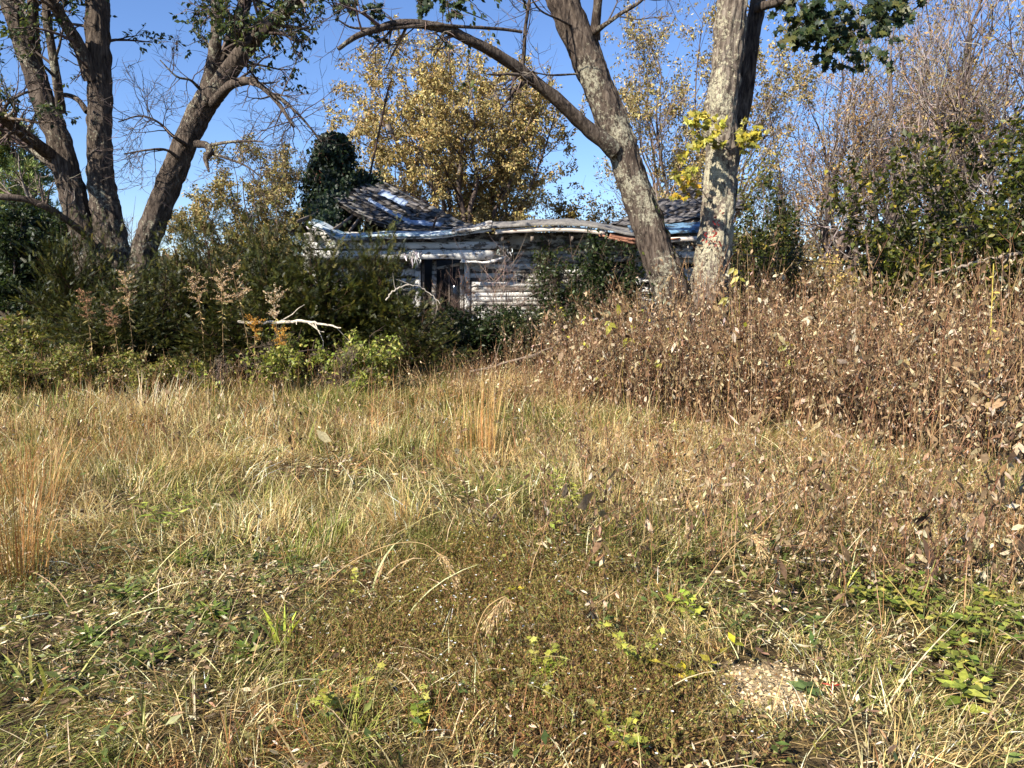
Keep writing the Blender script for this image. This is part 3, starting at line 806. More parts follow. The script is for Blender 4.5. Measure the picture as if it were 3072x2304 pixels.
def maple_left_pair():
    rng = np.random.default_rng(21)
    Y = 14.2
    loc = at(112, 366, Y); loc[2] = 0
    root = empty('maple_tree', loc, 'two-stemmed old maple at far left, trunks forking in a V', 'tree')
    A1 = stem(root, loc, [(104, 368, Y, 46), (98, 300, Y, 36), (90, 250, Y, 29), (83, 231, Y, 26), (71, 185, Y, 25), (58, 139, Y, 24), (41, 93, Y, 22), (25, 46, Y, 21), (9, 0, Y, 19), (-12, -50, Y, 17)], 220, M_BARK_A, seed=1)
    A2 = stem(root, loc, [(119, 368, Y, 54), (117, 300, Y, 42), (112, 250, Y, 34), (107, 215, Y, 29), (102, 185, Y, 26), (99.5, 139, Y, 25), (99.5, 93, Y, 24), (98.5, 46, Y, 23), (97, 0, Y, 21), (95, -50, Y, 18)], 220, M_BARK_A, seed=2)
    b1 = stem(root, loc, [(92, 80, Y - .1, 16), (80, 48, Y - .3, 14), (62, 18, Y - .6, 12), (52, 0, Y - .8, 11), (35, -30, Y - 1, 9)], 50, M_BARK_A, 'limb', 16, .012, 3)
    b2 = stem(root, loc, [(61, 112, Y - .1, 10), (58, 90, Y - .3, 9), (52, 50, Y - .4, 8.5), (47, 20, Y - .4, 8), (45, -20, Y - .4, 7)], 50, M_BARK_A, 'limb', 14, .01, 4)
    b3 = stem(root, loc, [(34, 55, Y, 13), (33, 30, Y - .2, 11), (33, 0, Y - .3, 10), (33, -40, Y - .3, 9)], 40, M_BARK_A, 'limb', 14, .01, 5)
    b4 = stem(root, loc, [(58, 160, Y, 15), (42, 148, Y - .3, 13), (22, 133, Y - .7, 12), (2, 118, Y - 1.1, 11), (-30, 96, Y - 1.6, 9)], 50, M_BARK_A, 'limb', 16, .012, 6)
    b5 = stem(root, loc, [(56, 167, Y + .1, 12), (38, 153, Y + .2, 10.5), (15, 136, Y + .3, 9.5), (-4, 120, Y + .4, 9), (-40, 104, Y + .5, 8)], 50, M_BARK_A, 'limb', 14, .01, 7)
    b6 = stem(root, loc, [(96, 250, Y - .2, 9), (84, 234, Y - .6, 8), (66, 220, Y - 1.0, 7.5), (48, 208, Y - 1.3, 7.5), (24, 199, Y - 1.5, 7.5), (-6, 197, Y - 1.7, 7), (-30, 199, Y - 1.8, 6)], 60, M_BARK_A, 'limb', 14, .01, 8)
    b7 = stem(root, loc, [(87, 112, Y + .2, 6), (78, 100, Y + .3, 5.5), (66, 95, Y + .4, 5), (56, 97, Y + .4, 4)], 24, M_BARK_A, 'limb', 10, .006, 9)
    b8 = stem(root, loc, [(2, 128, Y - 1.0, 4), (6, 106, Y - 1.2, 3.6), (20, 95, Y - 1.4, 3), (40, 88, Y - 1.5, 2)], 24, M_TWIG if False else M_BARK_A, 'limb', 8, .004, 10)
    limbs = [rs(*b) for b in (b1, b2, b3, b4, b5, b8)]
    keep = lambda p: (p[:, 2] > 4.3) & (fnoise(p[:, 0] * 1.0, p[:, 2] * 1.0, .55, 7) > .42)
    twigs_and_leaves(rng, root, limbs + [rs(A2[0][75:], A2[1][75:])], 7, 5, 4, (.5, 1.2), (.25, .6), (.12, .32), 5, .085, PAL_MAPLE, keep=keep, up=.0)
    twigs_and_leaves(rng, root, [rs(*b6), rs(*b4)], 9, 4, 4, (.35, .8), (.2, .45), (.1, .28), 0, .08, PAL_MAPLE, tw=pal((130, 118, 106), (96, 84, 74)), up=.06)
    crown_over(rng, root, loc, [A1, A2, b1, b3], 9, 6.0)
maple_left_pair()

def maple_leaning():
    rng = np.random.default_rng(22)
    Y = 13.6
    loc = at(142, 372, Y); loc[2] = 0
    root = empty('maple_tree', loc, 'maple trunk leaning right and forking, with a drooping bare limb', 'tree')
    B = stem(root, loc, [(138, 372, Y, 38), (139, 310, Y, 32), (143, 262, Y, 27), (147, 240, Y, 25), (156, 216, Y, 26), (174, 170, Y, 26), (187, 139, Y, 24), (203, 108, Y, 24), (213, 92, Y, 24)], 200, M_BARK_A, seed=11)
    f1 = stem(root, loc, [(204, 108, Y, 20), (211, 75, Y, 15), (216, 40, Y - .1, 13), (217.5, 0, Y - .2, 12), (219, -50, Y - .2, 10)], 70, M_BARK_A, 'trunk', 20, .014, 12)
    f2 = stem(root, loc, [(212, 98, Y + .1, 18), (222, 70, Y + .3, 16), (231, 42, Y + .4, 15), (241, 15, Y + .5, 14), (251, -20, Y + .6, 12)], 60, M_BARK_A, 'trunk', 20, .014, 13)
    f3 = stem(root, loc, [(212, 96, Y - .05, 19), (230, 70, Y - .2, 18), (250, 44, Y - .3, 17), (272, 22, Y - .4, 15), (297, 0, Y - .5, 13), (330, -30, Y - .6, 10)], 80, M_BARK_A, 'trunk', 22, .014, 14)
    d1 = stem(root, loc, [(213, 104, Y - .1, 11), (225, 90, Y - .5, 9.5), (236, 83, Y - .8, 8.5), (250, 81, Y - 1.1, 8), (262, 87, Y - 1.3, 6.5), (278, 103, Y - 1.5, 5), (294, 127, Y - 1.6, 3.2)], 60, M_BARK_A, 'limb', 12, .008, 15)
    d2 = stem(root, loc, [(265, 90, Y - 1.3, 4), (282, 100, Y - 1.4, 3.4), (300, 116, Y - 1.5, 2.6), (322, 142, Y - 1.5, 1.6)], 30, M_BARK_A, 'limb', 8, .004, 16)
    d3 = stem(root, loc, [(197, 144, Y - .2, 9), (206, 145, Y - .5, 8), (210, 151, Y - .7, 7), (206, 159, Y - .8, 5.5), (209, 172, Y - .9, 2)], 30, M_BARK_A, 'limb', 10, .008, 17)
    d4 = stem(root, loc, [(186, 145, Y - .2, 5), (172, 135, Y - .5, 3.5), (158, 122, Y - .7, 2.6), (140, 116, Y - .8, 2), (118, 122, Y - .9, 1.2)], 40, M_BARK_A, 'limb', 8, .004, 18)
    d5 = stem(root, loc, [(206, 146, Y - .5, 4), (230, 142, Y - .8, 3), (252, 141, Y - 1, 2.2), (264, 142, Y - 1.1, 1.4)], 30, M_BARK_A, 'limb', 8, .004, 19)
    d6 = stem(root, loc, [(178, 158, Y - .2, 4), (166, 150, Y - .4, 3), (148, 150, Y - .6, 2.2), (124, 154, Y - .7, 1.4)], 30, M_BARK_A, 'limb', 8, .004, 20)
    d7 = stem(root, loc, [(199, 88, Y - .1, 4), (190, 80, Y - .3, 2.8), (176, 76, Y - .5, 2), (160, 60, Y - .6, 1.4)], 30, M_BARK_A, 'limb', 8, .004, 21)
    d8 = stem(root, loc, [(208, 152, Y - .6, 4), (226, 158, Y - .8, 3), (246, 166, Y - 1, 2), (262, 178, Y - 1.1, 1.4)], 30, M_BARK_A, 'limb', 8, .004, 22)
    bare = [rs(*q) for q in (d1, d2, d4, d5, d6, d7, d8, d1, d4)]
    twigs_and_leaves(rng, root, bare, 7, 5, 4, (.35, 1.0), (.2, .55), (.1, .34), 0, .08, PAL_MAPLE, tw=pal((64, 54, 50), (84, 72, 66), (104, 92, 82)), up=.02, rmin=.003)
    keep = lambda p: (p[:, 2] > 4.6) & (fnoise(p[:, 0], p[:, 2], .5, 9) > .47)
    twigs_and_leaves(rng, root, [rs(*f1), rs(*f2), rs(*f3), rs(*f3)], 10, 5, 4, (.5, 1.4), (.25, .6), (.12, .34), 6, .085, PAL_MAPLE, keep=keep, up=-.02)
    crown_over(rng, root, loc, [f1, f2, f3], 6, 6.0, 4)
maple_leaning()

def maple_right():
    rng = np.random.default_rng(23)
    Y = 11.6
    loc = at(696, 383, Y); loc[2] = 0
    root = empty('maple_tree', loc, 'lichen-grey double-trunked maple with long arching limb, in front of the house', 'tree')
    C1 = stem(root, loc, [(693, 384, Y, 60), (684, 335, Y, 43), (668, 285, Y - .1, 36), (650, 231, Y - .1, 32), (634, 185, Y - .1, 31), (619, 139, Y - .1, 31), (600.5, 93, Y - .1, 30), (582, 46, Y - .1, 31), (563.5, 0, Y - .1, 31), (552, -40, Y - .1, 28)], 260, M_BARK_C1, seed=31, S=72)
    C2 = stem(root, loc, [(703, 384, Y, 74), (705, 345, Y, 54), (707, 315, Y, 45), (709, 285, Y, 40), (713, 245, Y, 36), (719, 200, Y, 34), (721, 154, Y, 33), (722, 108, Y, 31), (727, 62, Y, 30), (733, 0, Y, 31), (737, -45, Y, 27)], 260, M_BARK_C, seed=32, S=72)
    C3 = stem(root, loc, [(731, 165, Y + .15, 16), (738, 130, Y + .35, 16), (744, 100, Y + .4, 16), (751, 50, Y + .45, 16), (758, 0, Y + .5, 16), (764, -45, Y + .5, 14)], 90, M_BARK_C1, 'trunk', 24, .016, 33)
    L1 = stem(root, loc, [(614, 150, Y - .25, 20), (603, 140, Y - .35, 17), (588, 129, Y - .4, 15), (557, 100, Y - .6, 13.5), (523, 72, Y - .8, 12.5), (496, 54, Y - 1.0, 12), (469, 40, Y - 1.2, 12), (442, 28, Y - 1.4, 10), (403, 23, Y - 1.7, 8.5), (380, 28, Y - 1.9, 7.5), (357, 36, Y - 2.1, 6), (338, 49, Y - 2.2, 4)], 150, M_BARK_A, 'limb', 18, .012, 34)
    L2 = stem(root, loc, [(522, 71, Y - .8, 5), (524, 50, Y - .8, 4.2), (525, 30, Y - .8, 4), (529, 2, Y - .8, 3.6), (532, -30, Y - .8, 3)], 40, M_BARK_A, 'limb', 9, .005, 35)
    L3 = stem(root, loc, [(522, 32, Y - .85, 3.4), (500, 29, Y - 1.0, 3.4), (466, 27, Y - 1.3, 3.6), (430, 25, Y - 1.55, 4), (395, 28, Y - 1.8, 3.6), (355, 28, Y - 2.1, 2.6), (338, 20, Y - 2.2, 1.6)], 60, M_BARK_A, 'limb', 9, .005, 36)
    L4 = stem(root, loc, [(594, 40, Y - .1, 12), (596, 20, Y - .2, 10), (598, 0, Y - .3, 9), (600, -40, Y - .3, 8)], 40, M_BARK_C1, 'limb', 12, .008, 37)
    L5 = stem(root, loc, [(595, 32, Y - .2, 7), (606, 24, Y - .5, 5), (622, 13, Y - .7, 4), (640, 2, Y - .8, 3.2), (655, -14, Y - .9, 2.6)], 40, M_BARK_C1, 'limb', 9, .005, 38)
    L6 = stem(root, loc, [(757, 8, Y + .3, 10), (768, 5, Y + .1, 9), (778, 2, Y - .1, 8), (800, -8, Y - .4, 6), (850, -26, Y - .9, 5)], 40, M_BARK_A, 'limb', 12, .008, 39)
    L7 = stem(root, loc, [(380, 28, Y - 1.9, 3), (366, 16, Y - 2.0, 2.6), (352, 8, Y - 2.1, 2), (340, 2, Y - 2.2, 1.4)], 24, M_BARK_A, 'limb', 8, .004, 40)
    L8 = stem(root, loc, [(575, 28, Y - .2, 3), (560, 20, Y - .5, 2.4), (540, 10, Y - .8, 2), (528, -8, Y - .9, 1.5)], 24, M_BARK_A, 'limb', 8, .004, 41)
    L9 = stem(root, loc, [(576, 74, Y - .3, 2.2), (550, 75, Y - .7, 1.8), (528, 71, Y - .9, 1.4)], 24, M_BARK_A, 'limb', 7, .003, 42)
    bare = [rs(*q) for q in (L1, L3, L7, L2, L5, L8, L1, L9)]
    twigs_and_leaves(rng, root, bare, 6, 4, 3, (.3, .9), (.18, .5), (.1, .3), 0, .08, PAL_MAPLE, up=.03, rmin=.0028)
    # hanging leafy sprays
    def spray(pts, n, size, palx, name, matx=M_LEAF, spread=.25, nn=3):
        S_ = [resample([at(*p) - loc for p in ch], np.linspace(.007, .003, len(ch)), 10) for ch in pts]
        P = np.array([s[0] for s in S_]); R = np.array([s[1] for s in S_])
        g = Geo().add(*tubes(P, R, 4, s2l((80, 68, 58))))
        P1, R1 = grow(rng, P, R, nn * 3, (.15, 1), (30, 75), (spread * .5, spread * 1.3), .6, 4, -.06, .2, .5, .002)
        g.add(*tubes(P1, R1, 3, s2l((80, 68, 58)))); g.build('twigs', M_TWIG, root)
        pos, T = along(rng, P1, n, (.3, 1)); m = len(pos)
        L = size * rng.uniform(.65, 1.25, m); lg = Geo()
        stamp(lg, MAPLE, pos, nrm(T * .4 + rdir(rng, m) * .6 + [0, 0, -.75]), rdir(rng, m) * .8 + [-.3, -.8, .5], L, L * .95, pick(rng, palx, m))
        lg.build(name, matx, root)
    Z = Y - .4
    spray([[(790, -20, Z), (800, 8, Z), (802, 24, Z)], [(800, -20, Z), (812, 15, Z), (826, 40, Z), (832, 58, Z)], [(820, -20, Z), (836, 10, Z - .3), (852, 34, Z - .3), (870, 44, Z - .4)],
           [(830, -25, Z), (850, -4, Z), (868, 6, Z), (882, 2, Z)], [(790, -18, Z), (798, 14, Z + .3), (806, 34, Z + .3)], [(812, -20, Z), (826, 14, Z), (846, 24, Z)], [(905, -30, Z - .5), (900, -2, Z - .5), (888, 6, Z - .5)]],
          7, .12, pal((40, 56, 30), (52, 66, 36), (66, 78, 40), (92, 92, 44)), 'foliage', spread=.45, nn=7)
    spray([[(728, 150, Y - .35), (712, 138, Y - .6), (694, 126, Y - .8)], [(728, 140, Y - .35), (742, 128, Y - .6), (752, 134, Y - .7)], [(722, 135, Y - .35), (714, 122, Y - .6), (700, 112, Y - .7)],
           [(720, 150, Y - .4), (704, 142, Y - .6), (690, 138, Y - .8)], [(730, 150, Y - .3), (744, 142, Y - .5), (752, 136, Y - .7)], [(660, 190, Y - .3), (672, 176, Y - .5), (686, 166, Y - .8)]],
          6, .10, pal((186, 172, 62), (196, 184, 78), (164, 154, 56), (140, 136, 54)), 'yellow_foliage', spread=.2)
    spray([[(702, 205, Y - .3), (690, 196, Y - .5), (676, 192, Y - .7)], [(708, 200, Y - .3), (696, 182, Y - .5), (690, 180, Y - .6)]], 4, .085, pal((190, 150, 40), (206, 170, 50), (150, 140, 44)), 'yellow_foliage', spread=.14)
    spray([[(405, -30, Y - 1.4), (412, -6, Y - 1.4), (424, 6, Y - 1.4)], [(430, -30, Y - 1.3), (438, -4, Y - 1.3), (450, 12, Y - 1.3)], [(452, -30, Y - 1.3), (456, -2, Y - 1.3), (456, 20, Y - 1.3)], [(372, -20, Y - 1.8), (376, 10, Y - 1.8), (382, 34, Y - 1.8)], [(345, -20, Y - 2), (350, 6, Y - 2), (376, 16, Y - 1.9)]],
          7, .085, pal((44, 58, 34), (56, 70, 38), (76, 86, 48)), 'foliage', spread=.2)
    crown_over(rng, root, loc, [C1, C2, C3], 5, 6.0, 6)
    # ivy leaves on the trunk, and red creeper leaves
    g = Geo(); n = 420
    t = rng.uniform(0.0, .42, n); i = (t * 259).astype(int); a = rng.normal(.5, .8, n)
    pos = C1[0][i] + np.stack([np.cos(a), -np.sin(a) * .6, np.zeros(n)], -1) * (C1[1][i] * 1.12)[:, None]
    L = rng.uniform(.04, .075, n)
    stamp(g, LEAF6, pos, nrm(rdir(rng, n) * .5 + [.4, 0, -.8]), np.stack([np.cos(a), -np.sin(a), 0 * a + .3], -1), L, L * .9, pick(rng, pal((44, 62, 30), (66, 84, 40), (96, 106, 48)), n))
    g.build('ivy_leaves', M_LEAF, root)
    g = Geo()
    spots = [(719, 216), (714, 221), (705, 236), (711, 241), (717, 239), (718, 245), (709, 238), (717, 219), (716, 230)]
    pos = np.array([at(a_ + rng.normal(0, 1.2), b_ + rng.normal(0, 2), Y - .30) for a_, b_ in spots for _ in range(3)]) - loc; n = len(pos)
    L = rng.uniform(.04, .075, n)
    stamp(g, LEAF4, pos, nrm(rdir(rng, n) * [1, .15, 1] + [0, 0, -.7]), np.array([[-.2, -1, .2]]) + .3 * rdir(rng, n), L, L * .45, pick(rng, pal((142, 44, 34), (124, 36, 30), (158, 62, 46)), n))
    g.build('red_creeper', M_LEAF, root)
maple_right()

# ------------------------------------------------------------------ woodland behind
def crown_tree(name, label, cat, base, C, rad, nst, r0, fork, nleaf, lsz, lpal, seed, lv=(9, 6, 4), lens=(.26, .12, .06), tmpl=LEAF4, lw=.5, mat=M_DRY, bark=M_BARK_BG,
               tw=TW_A, keepn=.36, ns=1.2, droop=-.35, rmin=.004, group=None, up=.05, wts=None, lpal_w=None, low=0.0, ang=(25, 60)):
    """a tree whose limbs reach out into an uneven ellipsoid crown; C and rad relative to the base"""
    rng = np.random.default_rng(seed)
    root = empty(name, base, label, cat, group)
    C = np.asarray(C, float); rad = np.asarray(rad, float); H = C[2] + rad[2]
    K = 12
    u = rdir(rng, nst); u[:, 2] = np.abs(u[:, 2]) * 1.1 - .15; u = nrm(u)
    e = C + u * rad * rng.uniform(.7, .98, (nst, 1))
    s = np.stack([rng.normal(0, r0 * .6, nst), rng.normal(0, r0 * .6, nst), np.zeros(nst)], -1)
    m = np.concatenate([s[:, :2] * 1.5 + e[:, :2] * rng.uniform(.05, .2, (nst, 1)), (fork * H * rng.uniform(.8, 1.5, (nst, 1)))], 1)
    t = np.linspace(0, 1, K)[None, :, None]
    P = (1 - t) ** 2 * s[:, None] + 2 * t * (1 - t) * m[:, None] + t ** 2 * e[:, None]
    P[:, 1:] += .02 * H * rng.standard_normal((nst, K - 1, 3)) * .5
    R = r0 * rng.uniform(.55, 1, (nst, 1)) * np.linspace(1, .12, K)[None] ** 1.1
    for i in range(nst):
        q, rq = resample(P[i], R[i], 30)
        trunk_geo(q, rq, 9, .01, seed + i).build('trunk', bark, root, smooth=True)
    g = Geo()
    P1, R1 = grow(rng, P, R, lv[0], (.3, 1), ang, (lens[0] * H * .5, lens[0] * H), .5, 6, up, .12, .25, rmin * 2.5)
    g.add(*tubes(P1, R1, 5, pick(rng, tw, len(P1))))
    P2, R2 = grow(rng, P1, R1, lv[1], (.2, 1), ang, (lens[1] * H * .5, lens[1] * H), .6, 5, up, .16, .35, rmin * 1.6)
    inside = lambda p: (((p - C) / rad) ** 2).sum(-1)
    k = inside(P2[:, -1]) < 1.25; P2, R2 = P2[k], R2[k]
    g.add(*tubes(P2, R2, 3, pick(rng, tw, len(P2))))
    P3, R3 = grow(rng, P2, R2, lv[2], (.2, 1), ang, (lens[2] * H * .5, lens[2] * H), .7, 4, up, .2, .5, rmin)
    k = inside(P3[:, -1]) < 1.3; P3, R3 = P3[k], R3[k]
    twig_ribbons(g, rng, P3, R3, pick(rng, tw, len(P3)))
    g.build('twigs', M_TWIG, root)
    if nleaf:
        pos, T = along(rng, P3, nleaf, (.1, 1.0))
        pos = pos + rng.normal(0, lsz * .5, pos.shape)
        nz = .6 * vnoise(pos / ns + seed, seed) + .4 * vnoise(pos / (ns * .4), seed + 1)
        k = (inside(pos) < 1.0 + .5 * (nz - .4)) & (nz > keepn + low * np.clip((C[2] - pos[:, 2]) / rad[2] + .25, 0, 1))
        pos, T = pos[k], T[k]; n = len(pos)
        L = lsz * rng.uniform(.6, 1.35, n)
        cl = pick(rng, lpal, n, lpal_w)
        cl = cl * (1 + .35 * (vnoise(pos / (ns * .7) + 31.0, seed + 5) - .5))[:, None]
        lg = Geo()
        stamp(lg, tmpl, pos, nrm(T * .35 + rdir(rng, n) * .8 + [0, 0, droop]), rdir(rng, n) + [0, -.15, .7], L, L * lw, cl)
        lg.build('crown', mat, root)
    return root

GOLD = pal((186, 164, 104), (170, 148, 92), (148, 128, 82), (134, 122, 76), (198, 180, 126), (114, 108, 64))
def base_at(px, Y): return np.array([(px - 512) / F * Y, Y, 0.0])
def zof(py, Y): return at(512, py, Y)[2]

crown_tree('golden_tree', 'large golden-leaved tree with rounded crown behind the collapsed roof', 'tree', base_at(472, 30), (-.9, 0, 6.7), (5.0, 4.4, 5.3), 20, .24, .12, 31, .13,
           GOLD, 41, lv=(9, 6, 4), keepn=.25, low=.30, droop=-.55, lpal_w=[3, 3, 2, 1, 2, .7], lw=.45)
crown_tree('golden_tree', 'tall thin yellowing tree seen between the two trunks of the grey maple', 'tree', base_at(682, 31), (.3, 0, 7.4), (4.6, 3.4, 6.6), 17, .19, .12, 17, .13,
           GOLD, 42, lv=(10, 6, 4), keepn=.36, low=.25, droop=-.5, lw=.45, tw=pal((120, 104, 92), (146, 130, 116), (96, 84, 76)), ang=(18, 45), up=.08)
crown_tree('tan_tree', 'low tan and olive tree left of the ivy chimney', 'tree', base_at(262, 36), (.0, 0, 3.9), (4.6, 3.5, 4.3), 15, .14, .08, 19, .135,
           pal((164, 144, 92), (142, 126, 78), (126, 118, 70), (178, 156, 106), (108, 106, 60)), 43, lv=(8, 6, 4), keepn=.30, droop=-.4)
crown_tree('tan_tree', 'sparse brown-twigged tree low behind the middle of the house', 'tree', base_at(592, 34), (0, 0, 3.6), (3.6, 3, 3.6), 9, .12, .10, 7, .15,
           pal((176, 146, 76), (150, 124, 66), (120, 106, 60)), 44, lv=(10, 6, 5), keepn=.45, tw=pal((104, 88, 80), (84, 70, 64)))
crown_tree('tan_tree', 'pale golden tree at the edge of the tall golden crown, beside the antenna', 'tree', base_at(358, 38), (0, 0, 4.6), (2.6, 2.6, 4.4), 7, .12, .12, 16, .18,
           GOLD, 45, lv=(8, 6, 4), keepn=.40, lpal_w=[1, 2, 3, 2, 1, 2])
crown_tree('bare_sapling', 'small leafless sapling against the sky behind the leaning maple', 'tree', base_at(137, 26), (.1, 0, 3.2), (1.3, 1.2, 2.4), 5, .05, .2, 1, .08,
           GOLD, 46, lv=(7, 5, 3), keepn=.55, tw=pal((110, 96, 90), (130, 116, 108)))
# dark evergreen and pine at far left
def pine(name, label, base, H, R, seed, pcol):
    rng = np.random.default_rng(seed)
    root = empty(name, base, label, 'tree')
    q, rq = resample([(0, 0, 0), (.1, 0, H * .5), (0, .1, H)], [.2, .13, .02], 24)
    trunk_geo(q, rq, 10, .01, seed).build('trunk', M_BARK_BG, root, smooth=True)
    P, Rr = grow(rng, q[None, :], rq[None, :], 90, (.12, .99), (55, 80), (R * .5, R), .35, 7, .05, .07, .2, .01)
    f = 1.05 - np.clip(P[:, :1, 2:3] / H, 0, 1) * .8; P = P[:, :1] + (P - P[:, :1]) * f
    g = Geo().add(*tubes(P, Rr, 5, s2l((70, 58, 50))))
    P1, R1 = grow(rng, P, Rr, 9, (.25, 1), (25, 60), (.35, .8), .5, 4, .08, .15, .4, .005)
    g.add(*tubes(P1, R1, 3, s2l((70, 58, 50)))); g.build('limbs', M_TWIG, root)
    pos, T = along(rng, P1, 34, (.1, 1)); n = len(pos); L = rng.uniform(.16, .3, n); lg = Geo()
    stamp(lg, LEAF4, pos, nrm(T + .9 * rdir(rng, n) + [0, 0, .25]), rdir(rng, n), L, .04, pick(rng, pcol, n))
    lg.build('needles', M_YEW, root)
    return root
pine('pine_tree', 'long-needled pine with layered boughs at the left edge', base_at(28, 27), 6.6, 2.3, 51, pal((132, 146, 84), (108, 124, 68), (156, 160, 96)))
crown_tree('evergreen_tree', 'dark dense evergreen standing under the pine at the left edge', 'tree', base_at(14, 24), (0, 0, 2.0), (1.9, 1.7, 2.2), 7, .10, .08, 14, .14,
           pal((40, 52, 28), (52, 64, 34), (66, 74, 40)), 52, lv=(9, 6, 4), keepn=.25, mat=M_LEAF)
crown_tree('evergreen_tree', 'dark evergreen between the pine and the twin maple trunks', 'tree', base_at(60, 25), (0, 0, 1.9), (1.5, 1.5, 2.0), 7, .10, .08, 14, .14,
           pal((38, 50, 28), (50, 62, 32), (64, 72, 40)), 53, lv=(9, 6, 4), keepn=.27, mat=M_LEAF)
# bare wood on the right: three built, the rest copied
BARE_TW = pal((118, 104, 96), (144, 130, 118), (92, 80, 74), (166, 152, 138))
BG_G = 'bare trees of the wood at right'
bt = [crown_tree('bare_tree', 'bare tree with a thick reddish creeper-wrapped trunk right of the grey maple', 'tree', base_at(823, 22), (0, 0, 5.2), (1.5, 1.5, 4.9), 5, .13, .3, 4, .09, pal((170, 140, 84), (140, 110, 70), (120, 92, 66)), 61,
                 lv=(16, 5, 4), lens=(.2, .12, .07), rmin=.006, keepn=.42, tw=BARE_TW, up=.07, group=BG_G),
      crown_tree('bare_tree', 'tall bare pale-trunked tree rising straight above the broad-leaved bush', 'tree', base_at(925, 21), (.2, 0, 6.2), (2.6, 2.2, 5.4), 7, .16, .35, 3, .10, pal((170, 142, 92), (150, 122, 84), (134, 118, 70)), 62,
                 lv=(10, 5, 4), lens=(.24, .14, .07), rmin=.006, keepn=.42, tw=BARE_TW, up=.08, group=BG_G, ang=(20, 50)),
      crown_tree('bare_tree', 'many-stemmed bare tree in the top right corner, tangled twigs', 'tree', base_at(1010, 18), (-.2, 0, 5.6), (2.6, 2.2, 4.8), 8, .13, .2, 3, .09, pal((176, 150, 90), (146, 128, 72)), 63,
                 lv=(10, 5, 4), lens=(.24, .14, .07), rmin=.006, keepn=.42, tw=BARE_TW, up=.05, group=BG_G, ang=(20, 55))]
for k, (px, Y, src, sc, rz, lab) in enumerate([
        (872, 25, 1, 1.0, 1.9, 'bare tree just right of the creeper-wrapped trunk, slightly behind it'),
        (965, 24, 1, 1.12, 4.0, 'bare tree between the pale-trunked tree and the corner tree'),
        (900, 29, 2, 1.25, 2.2, 'distant bare tree behind the tall pale-trunked one'),
        (1070, 22, 1, 1.1, 5.3, 'bare tree cut off by the right edge, behind the corner tree'),
        (843, 31, 2, 1.2, .7, 'distant bare tree behind the creeper-wrapped trunk'),
                (782, 30, 0, .95, 2.6, 'thin bare twiggy tree in the sky gap right of the grey maple'),
        (945, 35, 1, 1.35, 2.9, 'tallest distant bare tree at back of the right-hand wood')]):
    copy_thing(bt[src], base_at(px, Y), rz, sc, lab, BG_G)

# far line of woods closing the horizon
def far_woods():
    rng = np.random.default_rng(71)
    n = 24000
    x = rng.uniform(-120, 120, n); y = 78 + 18 * rng.random(n)
    h = 2.6 + 2.6 * fnoise(x, y, 9.0, 2) + np.where(x > 18, 3.0, 0) * np.clip((x - 18) / 8, 0, 1)
    z = h * np.sqrt(rng.random(n)); L = rng.uniform(.45, 1.1, n)
    g = Geo()
    stamp(g, LEAF4, np.stack([x, y, z], -1), rdir(rng, n), rdir(rng, n), L, L * .7, pick(rng, pal((112, 100, 72), (96, 92, 60), (128, 110, 84), (80, 80, 52)), n))
    xt = rng.uniform(-120, 120, 500); P = np.stack([np.stack([xt, 80 + 14 * rng.random(500), 0 * xt], -1)] * 3, 1); P[:, 1, 2] = 2.5; P[:, 2, 2] = 5; P[:, 2, 0] += rng.normal(0, .4, 500)
    g.add(*tubes(P, np.broadcast_to(np.array([.15, .1, .04]), (500, 3)), 4, s2l((100, 88, 80))))
    tag(g.build('far_woods', M_DRY), 'hazy brown line of distant woods along the horizon', 'woods', kind='stuff')
far_woods()

